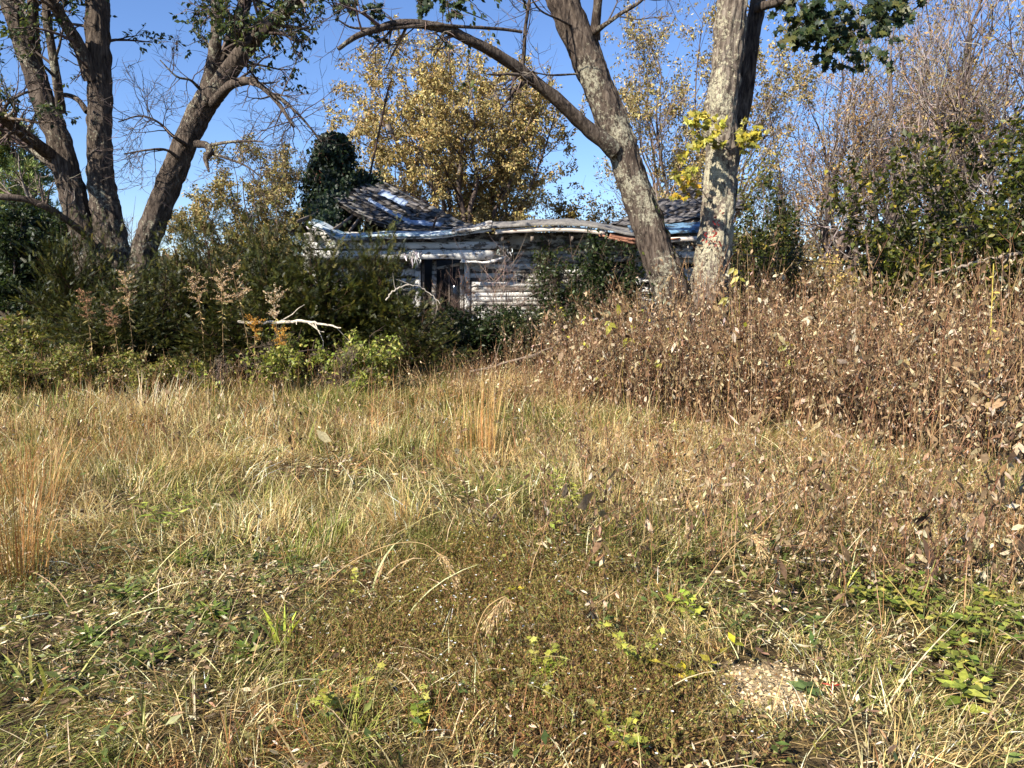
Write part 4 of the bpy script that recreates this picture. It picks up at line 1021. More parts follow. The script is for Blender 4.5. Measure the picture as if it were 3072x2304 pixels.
# ivy on the chimney
def ivy():
    rng = np.random.default_rng(72)
    c = np.array([(337 - 512) / F * 19.2, 19.2, 0.0])
    root = empty('ivy', (c[0], c[1], 2.5), 'dense dark ivy smothering the chimney and spilling onto the roof', 'ivy')
    n = 9500
    z = rng.uniform(2.6, 5.22, n); a = rng.uniform(0, 2 * math.pi, n)
    R = .47 + .62 * (fnoise(np.cos(a) * .6 + z * .3, np.sin(a) * .6 + z, .42, 8) - .35) + .07 * np.sin(z * 2.2 + 1)
    R = R + np.where(rng.random(n) < .07, rng.uniform(.05, .32, n), 0)
    R = R * np.sqrt(np.clip((5.3 - z + .25 * np.cos(a + 1)) / .7, 0.08, 1)) * rng.uniform(.82, 1.08, n)
    pos = np.stack([c[0] + np.cos(a) * R * 1.05, c[1] + np.sin(a) * R, z], -1)
    nr = np.stack([np.cos(a), np.sin(a), 0 * a + .35], -1)
    # runners along the ridge and broken roof edge
    m = 3600
    segs = [(at(340, 195, 18.6), at(376, 180, 18.9)), (at(318, 224, 16.6), at(338, 200, 17.6)), (at(326, 196, 18.4), at(345, 205, 17.6)), (at(350, 186, 18.7), at(366, 178, 18.9)), (at(322, 212, 17.2), at(330, 228, 16.3))]
    w = rng.integers(0, len(segs), m); t = rng.random(m)[:, None]
    A = np.array([s[0] for s in segs])[w]; B = np.array([s[1] for s in segs])[w]
    pos2 = A * (1 - t) + B * t + rng.normal(0, 1, (m, 3)) * [.17, .15, .13]
    pos = np.vstack([pos, pos2]); nr = np.vstack([nr, np.tile([-.2, -.6, .6], (m, 1))]); n = len(pos)
    pos = pos - [c[0], c[1], 2.5]
    L = rng.uniform(.06, .12, n); g = Geo()
    stamp(g, LEAF6, pos, nrm(rdir(rng, n) * .7 + [0, 0, -.8]), nr + .5 * rdir(rng, n), L, L * .95, pick(rng, pal((30, 42, 24), (40, 54, 30), (52, 66, 36)), n))
    g.build('leaves', M_LEAF, root)
    k = 60; z0 = rng.uniform(0, 2.6, k); a = rng.uniform(0, 6.28, k)
    P = np.empty((k, 5, 3)); P[:, 0] = np.stack([np.cos(a) * .62, np.sin(a) * .62, z0], -1); d = nrm(np.stack([np.cos(a), np.sin(a), rng.normal(0, .4, k)], -1))
    for i in range(1, 5): d = nrm(d + rng.normal(0, .3, (k, 3))); P[:, i] = P[:, i - 1] + d * .1
    Geo().add(*tubes(P, np.broadcast_to(np.linspace(.008, .003, 5), (k, 5)), 3, s2l((70, 58, 48)))).build('runners', M_TWIG, root)
ivy()
# ------------------------------------------------------------------ shrubs in front of the house
PAL_YEW = pal((46, 52, 18), (58, 62, 21), (76, 76, 26), (102, 96, 36), (34, 40, 15))
def yew(label, loc, rx, ry, h, seed, spiky=1.0, group='overgrown yew bushes in front of the house'):
    rng = np.random.default_rng(seed)
    root = empty('yew_bush', loc, label, 'bush', group)
    n0 = 34
    a = rng.uniform(0, 2 * math.pi, n0); el = rng.uniform(.25, 1.0, n0)
    e = np.stack([np.cos(a) * rx * np.sqrt(1 - el ** 2 * .9), np.sin(a) * ry * np.sqrt(1 - el ** 2 * .9), h * el * rng.uniform(.75, 1.05, n0)], -1)
    K = 8; t = np.linspace(0, 1, K)[None, :, None]
    s = np.stack([rng.normal(0, .15 * rx, n0), rng.normal(0, .15 * ry, n0), np.zeros(n0)], -1)
    m = s * .5 + e * .5 + np.array([0, 0, .12 * h])
    P = (1 - t) ** 2 * s[:, None] + 2 * t * (1 - t) * m[:, None] + t ** 2 * e[:, None]
    P[:, 1:] += .025 * rng.standard_normal((n0, K - 1, 3))
    R = np.broadcast_to(np.linspace(.028, .006, K), (n0, K))
    g = Geo().add(*tubes(P, R, 5, s2l((74, 56, 44))))
    P1, R1 = grow(rng, P, R, 13, (.25, 1), (25, 65), (.3, .75), .6, 6, .06, .1, .3, .004)
    g.add(*tubes(P1, R1, 3, s2l((80, 62, 46))))
    P2, R2 = grow(rng, P1, R1, 6, (.15, 1), (30, 65), (.12, .3), .6, 4, .05, .12, .4, .003)
    g.build('branches', M_TWIG, root)
    lg = Geo()
    for PP, nn, tr in ((P1, 7, (.3, 1)), (P2, 5, (.05, 1))):
        pos, T = along(rng, PP, nn, tr); n = len(pos)
        k = pos[:, 2] > .05; pos, T = pos[k], T[k]; n = len(pos)
        L = rng.uniform(.045, .105, n) * (1 + .3 * spiky * (rng.random(n) < .12))
        cl = pick(rng, PAL_YEW, n, [3, 3, 2, 1, 2]) * (1 + .5 * (vnoise(pos * 2.2 + seed, seed) - .5))[:, None]
        stamp(lg, SPRIG, pos, nrm(T + 1.0 * rdir(rng, n) + [0, -.1, .2]), rdir(rng, n) * .6 + [0, -.3, 1], L, L * .8, cl)
    # leader tips that poke out of the outline
    tip = P1[:, -1]; d = nrm(P1[:, -1] - P1[:, -3]); n = len(tip)
    for q in range(3):
        L = rng.uniform(.08, .14, n)
        stamp(lg, SPRIG, tip + d * (.07 * q), nrm(d + .18 * rdir(rng, n) + [0, 0, .1]), rdir(rng, n), L, L * .8, pick(rng, PAL_YEW, n, [2, 3, 3, 2, 1]))
    lg.build('needles', M_YEW, root)
    return root
def gpos(px, Y): return np.array([(px - 512) / F * Y, Y, 0.0])
YG_ = 'overgrown yew bushes in front of the house'
Y_ = [yew('broad yew bush just right of the leaning maple trunk', gpos(212, 12.8), 1.05, .8, 2.55, 83),
      yew('yew bush in front of the house corner, below the ivy chimney', gpos(276, 12.6), .95, .8, 2.4, 84),
      yew('yew bush with a pointed top nearest the window', gpos(382, 12.4), .42, .45, 2.0, 86, 1.6)]
for src, px, Y, sc, rz, lab in ((1, 92, 12.6, (.85, .85, .98), 2.0, 'leftmost yew bush, below the two-stemmed maple'),
                                (0, 152, 12.0, (.88, .88, .68), 1.2, 'low yew bush spreading in front of the leaning maple trunk'),
                                (0, 340, 12.9, (.85, .80, .77), 3.6, 'tall yew bush covering the white wall left of the window'),
                                (1, 245, 11.2, (1.2, .8, .52), 4.4, 'low yew spilling forward at the bottom of the bushes, under the goldenrod'),
                                (0, 412, 11.9, (.95, .8, .46), 5.2, 'dark low yew between the window and the grass'),
                                (1, 118, 11.4, (.9, .7, .56), .6, 'small yew in front of the leftmost one, behind the brown goldenrod'),
                                (2, 322, 12.2, (1.5, 1.3, .98), 2.4, 'narrow yew between the corner yew and the tall one')):
    copy_thing(Y_[src], gpos(px, Y), rz, sc, lab, YG_)

def shrub(name, label, cat, base, C, rad, n, lsz, lpal, seed, nst=9, lw=.6, tmpl=LEAF6, mat=M_LEAF, tw=pal((92, 78, 64), (120, 104, 88)), keepn=.3, ns=.5, r0=.02, lv=(7, 5, 3), group=None, droop=-.3, lpal_w=None, up=.04, lens=(.4, .22, .12), rmin=.002, ang=(25, 65)):
    return crown_tree(name, label, cat, base, C, rad, nst, r0, .12, n, lsz, lpal, seed, lv, lens, tmpl, lw, mat, M_BARK_BG, tw, keepn, ns, droop, rmin, group, up, lpal_w=lpal_w, ang=ang)

shrub('vine_thicket', 'dark leafy vine thicket climbing the house wall left of the grey maple', 'shrub', gpos(592, 15.6), (0.0, 0, 1.25), (1.25, .5, 1.3), 10, .085,
      pal((40, 54, 26), (54, 68, 32), (74, 84, 42), (34, 44, 24)), 91, nst=13, keepn=.33)
shrub('vine_thicket', 'leafy vine growing up to the eave on the shaded clapboards', 'shrub', gpos(548, 15.9), (0.05, 0, 1.5), (.5, .3, 1.25), 9, .08,
      pal((44, 58, 28), (60, 72, 36), (84, 92, 46)), 92, nst=9, keepn=.36)
shrub('leafy_bush', 'dark broad-leaved bush below the window sill', 'shrub', gpos(475, 14.0), (0, 0, .6), (1.15, .6, .66), 10, .07,
      pal((36, 48, 24), (48, 60, 28), (64, 74, 36)), 93, nst=13, keepn=.3)
shrub('leafy_bush', 'dark weedy bush in front of the white clapboards, right of the window', 'shrub', gpos(535, 13.8), (0, 0, .6), (.9, .5, .62), 8, .065,
      pal((50, 60, 30), (62, 72, 36), (84, 84, 44)), 94, nst=12, keepn=.34)
shrub('bare_bush', 'leafless twiggy bush with red-brown stems in front of the window', 'shrub', gpos(452, 15.2), (.1, 0, 1.2), (.55, .4, 1.0), 1, .05,
      pal((150, 104, 74), (120, 84, 64)), 95, nst=12, tw=pal((112, 92, 80), (136, 114, 98), (96, 78, 68)), lv=(5, 4, 3), keepn=.5, up=.08)
shrub('bare_bush', 'leafless pale-stemmed bush against the dark clapboards', 'shrub', gpos(503, 15.3), (.0, 0, 1.3), (.5, .4, 1.15), 1, .05,
      pal((150, 104, 74), (120, 84, 64)), 96, nst=11, tw=pal((140, 118, 104), (164, 144, 128)), lv=(6, 4, 3), keepn=.5, up=.08)
shrub('leafy_tree', 'dark green and yellow leafy bush just behind the lichen-covered trunk', 'shrub', gpos(760, 14.8), (.05, 0, 1.9), (.75, .7, 1.75), 16, .085,
      pal((52, 62, 26), (70, 78, 32), (92, 92, 36), (40, 50, 24), (140, 124, 44)), 97, nst=12, keepn=.28, lpal_w=[3, 3, 2, 3, .6])
shrub('leafy_tree', 'yellow-green sapling leaves high behind the lichen-covered trunk', 'shrub', gpos(752, 16.5), (.0, 0, 2.9), (.8, .6, 1.6), 7, .085,
      pal((150, 142, 56), (120, 118, 48), (96, 98, 42), (180, 168, 70)), 98, nst=9, keepn=.42, r0=.03)
# the broad-leaved tree at the right
shrub('persimmon_tree', 'broad-leaved dark green bushy tree at the right edge, leaves turning yellow', 'tree', gpos(1000, 9.8), (-.3, .2, 2.45), (2.15, 1.4, 1.35), 13, .085,
      pal((64, 70, 26), (82, 86, 30), (104, 104, 36), (50, 56, 24), (146, 134, 48), (164, 146, 56)), 99, nst=15, lw=.62, keepn=.25, r0=.05, lv=(9, 6, 3), lpal_w=[4, 4, 2, 3, .8, .4], droop=-.45, lens=(.32, .18, .10), rmin=.003,
      tw=pal((74, 64, 56), (100, 90, 80)))
shrub('persimmon_tree', 'lower broad-leaved bush in deep shade under the right-hand tree', 'tree', gpos(955, 11.2), (.1, .1, 1.7), (1.7, .9, .9), 9, .088,
      pal((44, 52, 20), (56, 64, 24), (96, 92, 34), (36, 44, 18)), 100, nst=13, lw=.62, keepn=.3, r0=.04, lv=(8, 6, 3), droop=-.45, lens=(.32, .18, .10), rmin=.003)
# orange-brown brush between the maple and the broad-leaved tree
PAL_BS = pal((176, 146, 90), (152, 124, 78), (192, 166, 98), (122, 102, 70), (132, 122, 64))
BR = [shrub('brush_thicket', lab, 'shrub', gpos(px, Y), (0, 0, h * .75), (rx, .8, h * .8), 9, .07, PAL_BS, sd, nst=13, tmpl=LEAF4, mat=M_DRY, tw=pal((134, 112, 92), (160, 138, 116)), keepn=.33)
      for px, Y, rx, h, sd, lab in ((800, 15.5, 1.2, 1.25, 110, 'orange-brown brush right of the lichen-covered trunk'), (915, 16.5, 1.6, 1.5, 112, 'tan brush in the gap beneath the bare wood'))]
for src, px, Y, sc, rz, lab in ((0, 862, 14.2, .95, 2.0, 'yellow-brown brush in front of the creeper-wrapped bare tree'), (1, 990, 15, .95, 1.0, 'brown brush behind the broad-leaved tree at right'), (1, 840, 19, 1.2, 3.2, 'far brown thicket at the foot of the bare wood'),
                                (0, 760, 18, 1.3, 4.4, 'brown thicket glimpsed behind the leafy bush by the lichen trunk')):
    copy_thing(BR[src], gpos(px, Y), rz, sc, lab)
# low yellow-green bramble at the left edge and honeysuckle before the yews
PAL_BR = pal((112, 118, 52), (138, 138, 66), (92, 98, 44), (160, 150, 84), (124, 104, 62))
BM = [shrub('bramble', lab, 'shrub', gpos(px, Y), (0, 0, h * .5), (rx, .7, h * .62), 9, .05, PAL_BR, sd, nst=14, tmpl=LEAF4, keepn=.36, tw=pal((128, 104, 76), (150, 128, 94)), lv=(6, 4, 3), r0=.012)
      for px, Y, rx, h, sd, lab in ((14, 9.8, 1.1, .72, 120, 'low yellow-green bramble at the left edge'), (118, 10.2, .9, .55, 122, 'brownish bramble in front of the low yew'))]
for src, px, Y, sc, rz, lab in ((0, 62, 10.6, .85, 2.2, 'bramble patch below the leftmost yew'), (0, -30, 11.8, 1.3, 1.0, 'bramble mound at the left edge, near the open field'), (1, 30, 14, 1.6, 3.0, 'bramble patch at the edge of the open field, behind the others'),
                                (1, 168, 10.4, .9, 4.2, 'thin bramble below the tan goldenrod trio')):
    copy_thing(BM[src], gpos(px, Y), rz, sc, lab)
PAL_HS = pal((140, 146, 62), (158, 160, 76), (118, 126, 52), (104, 112, 48), (176, 168, 88))
for k, (px, Y, rx, h, lab) in enumerate([(278, 10.3, .75, .85, 'bright yellow-green honeysuckle in front of the yews, below the pale fallen branch'), (338, 9.9, .62, .62, 'bright honeysuckle mound at the grass edge below the tall yew'), (212, 10.1, .55, .5, 'leafy runner of honeysuckle below the tan goldenrod'),
                                         (368, 10.6, .6, .8, 'honeysuckle climbing the dark yew nearest the window')]):
    shrub('honeysuckle', lab, 'shrub', gpos(px, Y), (0, 0, h * .55), (rx, .45, h * .6), 6, .062, PAL_HS, 130 + k, nst=10, lw=.6, keepn=.44, r0=.010, lv=(6, 4, 3), tmpl=LEAF6)

# black service cable and pale fallen branch
def cable():
    P, R = resample([at(700, 243, 15.7), at(750, 255.6, 13.6), at(812, 261.5, 12.4), at(880, 268, 11.2), at(945, 275, 10.2), at(1010, 279, 9.3), at(1090, 278, 8.4)], [.009] * 7, 60)
    o = Geo().add(*tubes((P - P[0])[None], R[None], 6)).build('service_cable', flat_mat('black_rubber', (16, 16, 16), (30, 30, 30), 20, .5), loc=P[0])
    tag(o, 'slack black cable running from the house to the right through the brush', 'cable')
cable()
def fallen(label, pts, wid, col, seed, name='fallen_branch', nt=6):
    rng = np.random.default_rng(seed)
    P, R = resample([at(*p) for p in pts], wid, 30)
    l0 = P[0].copy(); root = empty(name, l0, label, 'branch')
    P = P - l0; P[1:-1] += rng.normal(0, .008, (28, 3))
    c = s2l(col)
    Geo().add(*tubes(P[None], R[None], 7, c)).build('limb', M_TWIG, root, smooth=True)
    P1, R1 = grow(rng, P[None], R[None], nt, (.1, .95), (30, 70), (.15, .5), .5, 5, .05, .15, .3, .004)
    Geo().add(*tubes(P1, R1, 4, c)).build('twigs', M_TWIG, root)
fallen('pale bare branch lying across the yews', [(238, 322, 11.2), (268, 323, 11.1), (300, 321.5, 11.0), (322, 324, 11.0), (341, 328, 10.9)], [.028, .026, .024, .018, .01], (204, 190, 168), 141)
fallen('thin pale arching branch in front of the window', [(386, 300, 11.4), (396, 289, 11.4), (410, 285, 11.5), (424, 289, 11.6), (440, 304, 11.6)], [.012, .011, .010, .008, .005], (188, 176, 158), 142, nt=4)
fallen('grey dead branch lying at the edge of the weeds below the clapboards', [(470, 372, 11.4), (505, 363, 11.5), (540, 352, 11.6), (566, 338, 11.8)], [.022, .018, .014, .008], (132, 116, 100), 143)
fallen('crooked pale dead limb leaning out of the tree at right', [(1030, 253, 9.0), (1004, 256, 9.1), (978, 262, 9.3), (945, 270, 9.6), (915, 278, 9.8)], [.03, .026, .022, .016, .008], (150, 136, 120), 144)
# ------------------------------------------------------------------ dry weeds, grass and litter (what nobody could count)
STRAW = pal((208, 184, 128), (188, 162, 106), (164, 140, 88), (224, 206, 158), (138, 116, 72))
GREENG = pal((124, 126, 58), (106, 112, 48), (144, 142, 72), (88, 96, 42))
RUSTG = pal((168, 120, 74), (148, 102, 64), (184, 140, 88))
def xyfield(rng, n, y0, y1, marg=1.0, pw=1.0):
    y = y0 + (y1 - y0) * rng.random(n) ** pw
    # area-uniform over the widening view
    w = .72 * y + marg
    k = rng.random(n) < w / (.72 * y1 + marg)
    y = y[k]; w = w[k]
    return rng.uniform(-1, 1, len(y)) * w, y

def weedmask(x, y):
    """1 inside the tall dead weeds at right (front edge runs from the house towards the camera)"""
    px = 512 + x / y * F
    yf = np.interp(px, [500, 540, 580, 640, 720, 800, 900, 1024, 1150], [11.8, 10.6, 9.5, 8.5, 7.6, 6.9, 6.2, 5.6, 5.1])
    return y - yf + .9 * (fnoise(x, y, .9, 12) - .5)

def blades(g, rng, x, y, L, w, tilt, bend, cols, az=None, K=4):
    n = len(x)
    az = rng.uniform(0, 2 * math.pi, n) if az is None else az
    h = np.stack([np.cos(az), np.sin(az), 0 * az], -1); zz = np.array([0, 0, 1.0])
    P = np.empty((n, K, 3)); P[:, 0] = np.stack([x, y, gz(x, y) - .01], -1)
    for k in range(1, K):
        th = np.minimum(tilt + bend * (k - .5) / (K - 1), 2.1)
        d = h * np.sin(th)[:, None] + zz * np.cos(th)[:, None]
        P[:, k] = P[:, k - 1] + d * (L / (K - 1))[:, None]
        P[:, k, 2] = np.maximum(P[:, k, 2], gz(P[:, k, 0], P[:, k, 1]) + .004)
    tw = rng.normal(0, .5, n)
    side = np.stack([-np.sin(az + tw), np.cos(az + tw), rng.normal(0, .35, n)], -1)
    W = w[:, None] * .5 * np.linspace(1, .45, K)[None]
    add_ribbons(g, P, W, nrm(side), cols)

def greenness(x, y):
    return fnoise(x, y, 1.1, 20) * .65 + fnoise(x, y, .35, 21) * .35

def make_grass():
    rng = np.random.default_rng(200)
    g = Geo()
    bx, by = gp(768, 688)
    for n, y0, y1, marg, L0, L1, w0, w1, per, sp in ((52000, 1.5, 4.2, 1.0, .05, .19, .0026, .0055, 14, .05), (92000, 4.0, 7.5, 1.0, .09, .30, .0036, .0072, 14, .07), (105000, 7.2, 12.8, 1.4, .12, .38, .0052, .0105, 12, .09)):
        cx, cy_ = xyfield(rng, int(n / per * 1.9), y0, y1, marg)
        k = rng.random(len(cx)) < np.clip(-.15 + 1.9 * fnoise(cx, cy_, .38, 23), .08, 1); cx, cy_ = cx[k], cy_[k]; nc = len(cx)
        cnt = rng.integers(per // 3, per * 2, nc); id_ = np.repeat(np.arange(nc), cnt)
        caz = 14 * fnoise(cx, cy_, 1.0, 28) + rng.normal(0, .7, nc); cst = rng.uniform(.3, 1.6, nc); ctl = np.clip(.1 + 1.5 * fnoise(cx, cy_, .8, 29) + rng.normal(0, .3, nc), .1, 1.5); cln = rng.uniform(.55, 1.25, nc); csp = sp * rng.uniform(.4, 1.5, nc)
        gr = greenness(cx, cy_) + rng.normal(0, .07, nc)
        ct = np.where(rng.random(nc) < np.clip((gr - .43) * 4.2, .05, .8), 1, np.where(rng.random(nc) < np.clip((fnoise(cx, cy_, .8, 25) - .5) * 3, .04, .5), 2, 0))
        cv = np.exp(rng.normal(0, .28, nc))
        x = cx[id_] + rng.normal(0, 1, len(id_)) * csp[id_]; y = cy_[id_] + rng.normal(0, 1, len(id_)) * csp[id_]
        k = (weedmask(x, y) < .5) & (y > 1.2) & (np.hypot(x - bx, y - by) > .17 + .12 * rng.random(len(x))); x, y, id_ = x[k], y[k], id_[k]; m = len(x)
        tp = np.where(rng.random(m) < .82, ct[id_], 0)
        c = pick(rng, STRAW, m, [3, 3, 2.5, 2, 1.5])
        c[tp == 1] = pick(rng, GREENG, (tp == 1).sum()); c[tp == 2] = pick(rng, RUSTG, (tp == 2).sum())
        c = np.clip(c * cv[id_][:, None], .01, .85)
        az = caz[id_] + rng.normal(0, 1, m) * cst[id_]
        tl = np.clip(ctl[id_] + rng.normal(0, .3, m), .0, 1.5)
        blades(g, rng, x, y, rng.uniform(L0, L1, m) * cln[id_] * (.65 + .7 * fnoise(x, y, .7, 26)), rng.uniform(w0, w1, m), tl, rng.uniform(.1, 1.3, m), c, az, K=4 if y0 < 2 else 3)
    print('grass tris', sum(len(f) * (f.shape[1] - 2) for f in g.F))
    tag(g.build('grass', M_GRASS), 'tangled straw and green grass covering the open ground', 'grass', kind='stuff')
    # long bent strands lying over everything near the camera
    g = Geo()
    x, y = xyfield(rng, 3400, 1.5, 8.0, 1.0); k = weedmask(x, y) < .3; x, y = x[k], y[k]; m = len(x)
    blades(g, rng, x, y, rng.uniform(.16, .5, m), rng.uniform(.003, .0075, m), rng.uniform(.4, 1.4, m), rng.uniform(.3, 1.5, m), pick(rng, np.vstack([STRAW, STRAW[3:4], GREENG[2:3]]), m), K=6)
    tag(g.build('dry_strands', M_GRASS), 'long pale grass strands lying criss-cross on the meadow', 'grass', kind='stuff')
    # upright seed stalks
    g = Geo()
    for n, y0, y1, L0, L1, w in ((1700, 3.2, 7.5, .2, .55, .0024), (5200, 6.5, 11.8, .3, .75, .0045)):
        x, y = xyfield(rng, n, y0, y1, 1.0); wm = weedmask(x, y)
        k = (wm < .3) & (rng.random(len(x)) < np.clip((fnoise(x, y, .7, 31) - .38) * 4, .02, 1)); x, y = x[k], y[k]; m = len(x)
        c = pick(rng, np.vstack([STRAW[:3], RUSTG]), m)
        blades(g, rng, x, y, rng.uniform(L0, L1, m), np.full(m, w), rng.uniform(.0, .35, m), rng.uniform(.0, .5, m), c, K=5)
    tag(g.build('grass_stalks', M_GRASS), 'thin upright dry grass stalks standing over the matted grass', 'grass', kind='stuff')
make_grass()

def make_litter():
    rng = np.random.default_rng(210)
    g = Geo()
    for n, y0, y1, s0, s1 in ((42000, 1.5, 4.0, .012, .055), (30000, 3.8, 8.0, .02, .075)):
        x, y = xyfield(rng, n, y0, y1, 1.0); wm = weedmask(x, y)
        k = rng.random(len(x)) < np.clip((fnoise(x, y, .5, 33) - .3) * 2.6, .1, 1); x, y = x[k], y[k]; m = len(x)
        nb = np.hypot(x - gp(768, 688)[0], y - gp(768, 688)[1]) < .16; kk = ~(nb & (rng.random(m) < .7)); x, y = x[kk], y[kk]; m = len(x)
        pos = np.stack([x, y, gz(x, y) + rng.uniform(.004, .07, m)], -1)
        d = rdir(rng, m); d[:, 2] *= .35
        L = s0 + (s1 - s0) * rng.random(m) ** 1.6
        stamp(g, CURL, pos, nrm(d), rdir(rng, m) * .5 + [0, 0, 1], L, L * rng.uniform(.07, .34, m), pick(rng, pal((220, 202, 162), (192, 166, 124), (150, 122, 90), (118, 94, 70), (206, 188, 154), (92, 74, 58)), m), curl=1.0)
    tag(g.build('leaf_litter', M_DRY), 'dry curled leaf fragments scattered over the bare soil', 'litter', kind='stuff')
    # small broad green weeds near the camera
    g = Geo()
    cs = [gp(*p) for p in ((110, 560), (150, 590), (210, 560), (250, 590), (190, 620), (60, 600), (240, 640), (150, 660), (330, 570), (120, 620), (280, 560), (60, 680), (700, 600), (760, 560), (640, 620), (720, 640), (690, 570), (780, 620), (600, 560), (830, 560), (560, 620), (920, 600), (980, 640))]
    X, Y = [], []
    for cx, cy in cs:
        m = 30; X.append(cx + rng.normal(0, .16, m)); Y.append(cy + rng.normal(0, .12, m))
    x2, y2 = xyfield(rng, 5200, 1.5, 6.5, 1.0); k = rng.random(len(x2)) < np.clip((fnoise(x2, y2, .6, 36) - .45) * 3, .03, 1)
    X.append(x2[k]); Y.append(y2[k]); x = np.concatenate(X); y = np.concatenate(Y)
    k = np.hypot(x - gp(768, 688)[0], y - gp(768, 688)[1]) > .24; x, y = x[k], y[k]; m = len(x)
    for q in range(3):
        pos = np.stack([x + rng.normal(0, .02, m), y + rng.normal(0, .02, m), gz(x, y) + rng.uniform(.01, .09, m)], -1)
        a = rng.uniform(0, 6.28, m); d = np.stack([np.cos(a), np.sin(a), rng.uniform(.0, .7, m)], -1)
        L = .02 + .055 * rng.random(m) ** 1.7
        stamp(g, LEAF6, pos, d, rdir(rng, m) * .6 + [0, 0, 1], L, L * rng.uniform(.3, .5, m), pick(rng, pal((116, 124, 62), (136, 140, 76), (98, 110, 54), (158, 154, 92), (84, 98, 50)), m))
    tag(g.build('ground_weeds', M_LEAF), 'low green broadleaf weeds creeping among the grass', 'weeds', kind='stuff')
    # twiggy fine-leaved mat, with tiny aster flowers, in the bottom middle
    g = Geo(); f = Geo()
    cs = [(480, 560, .4, 900), (520, 600, .42, 1000), (430, 600, .3, 600), (580, 640, .4, 800), (500, 690, .35, 700), (400, 650, .3, 500), (640, 700, .3, 500), (330, 640, .25, 260), (560, 730, .3, 400), (690, 740, .3, 260), (470, 640, .35, 700), (600, 585, .3, 400)]
    for px, py, s, n in cs:
        cx, cy = gp(px, py); P = np.empty((n, 5, 3))
        x = cx + rng.normal(0, s * .6, n); y = cy + rng.normal(0, s * .5, n)
        P[:, 0] = np.stack([x, y, gz(x, y)], -1); d = nrm(rng.normal(0, .7, (n, 3)) + [0, 0, .9])
        for k in range(1, 5): d = nrm(d + rng.normal(0, .3, (n, 3))); P[:, k] = P[:, k - 1] + d * rng.uniform(.02, .06, (n, 1))
        P[..., 2] = np.maximum(P[..., 2], .0)
        add_ribbons(g, P, np.broadcast_to(np.array([.0014, .0013, .0012, .001, 0]), (n, 5)), rdir(rng, n), pick(rng, pal((132, 98, 66), (150, 118, 76), (116, 104, 56)), n))
        pos, T = along(rng, P, 7, (.2, 1)); m = len(pos); L = rng.uniform(.009, .02, m)
        stamp(g, LEAF4, pos, nrm(T + rdir(rng, m)), rdir(rng, m) + [0, 0, .5], L, L * .45, pick(rng, pal((132, 126, 58), (112, 110, 50), (150, 126, 72), (128, 96, 60)), m))
        pos, T = along(rng, P[: n // 50], 1, (.9, 1)); m = len(pos)
        for q in range(5):
            a = q * 1.257 + rng.uniform(0, 1, m); L = np.full(m, .0065)
            stamp(f, LEAF4, pos + [0, 0, .006], np.stack([np.cos(a), np.sin(a), 0 * a + .4], -1), np.tile([0, -.3, 1.0], (m, 1)), L, L * .8, s2l((232, 232, 224)))
    tag(g.build('fine_weeds', M_GRASS), 'brownish mat of fine-leaved weeds in the near middle', 'weeds', kind='stuff')
    tag(f.build('aster_flowers', M_PETAL), 'tiny white aster flowers dotted over the fine-leaved weeds', 'flowers', kind='stuff')
make_litter()

WEEDC = pal((154, 116, 82), (132, 96, 68), (110, 80, 58), (174, 142, 104), (88, 66, 50))
WLEAF = pal((184, 164, 130), (156, 132, 98), (130, 106, 76), (204, 188, 158), (102, 82, 60), (76, 62, 48))
def stalks(rng, x, y, h, lean, nleaf, lsz, thick=.0045, K=6, nbr=5):
    """dead upright stems with shrivelled hanging leaves and seedy side twigs -> (stem Geo, leaf Geo)"""
    n = len(x); gs, gl = Geo(), Geo()
    P = np.empty((n, K, 3)); P[:, 0] = np.stack([x, y, gz(x, y) - .02], -1)
    d = nrm(np.concatenate([rng.normal(0, 1, (n, 2)) * lean, np.ones((n, 1))], 1))
    for k in range(1, K):
        d = nrm(d + rng.normal(0, .07, (n, 3))); P[:, k] = P[:, k - 1] + d * (h / (K - 1))[:, None]
    R = thick * np.linspace(1, .4, K)[None] * np.ones((n, 1))
    gs.add(*tubes(P, R, 3, pick(rng, WEEDC, n)))
    P1, R1 = grow(rng, P, R, nbr, (.4, 1), (20, 60), (.12, .34), .6, 4, .1, .12, .4, thick * .35)
    twig_ribbons(gs, rng, P1, R1, pick(rng, WEEDC, len(P1)))
    for PP, nn, tr, s in ((P, nleaf, (.12, 1), 1.0), (P1, max(nleaf // 5, 2), (.25, 1), .6)):
        pos, T = along(rng, PP, nn, tr); m = len(pos)
        L = lsz * s * np.exp(rng.normal(-.1, .45, m))
        cl = pick(rng, WLEAF, m, [2, 3, 3, 1.2, 2.4, 1.6])
        stamp(gl, CURL, pos, nrm(rdir(rng, m) * .75 + [0, 0, -.75]), rdir(rng, m), L, L * rng.uniform(.15, .5, m), cl, curl=1.3)
    return gs, gl

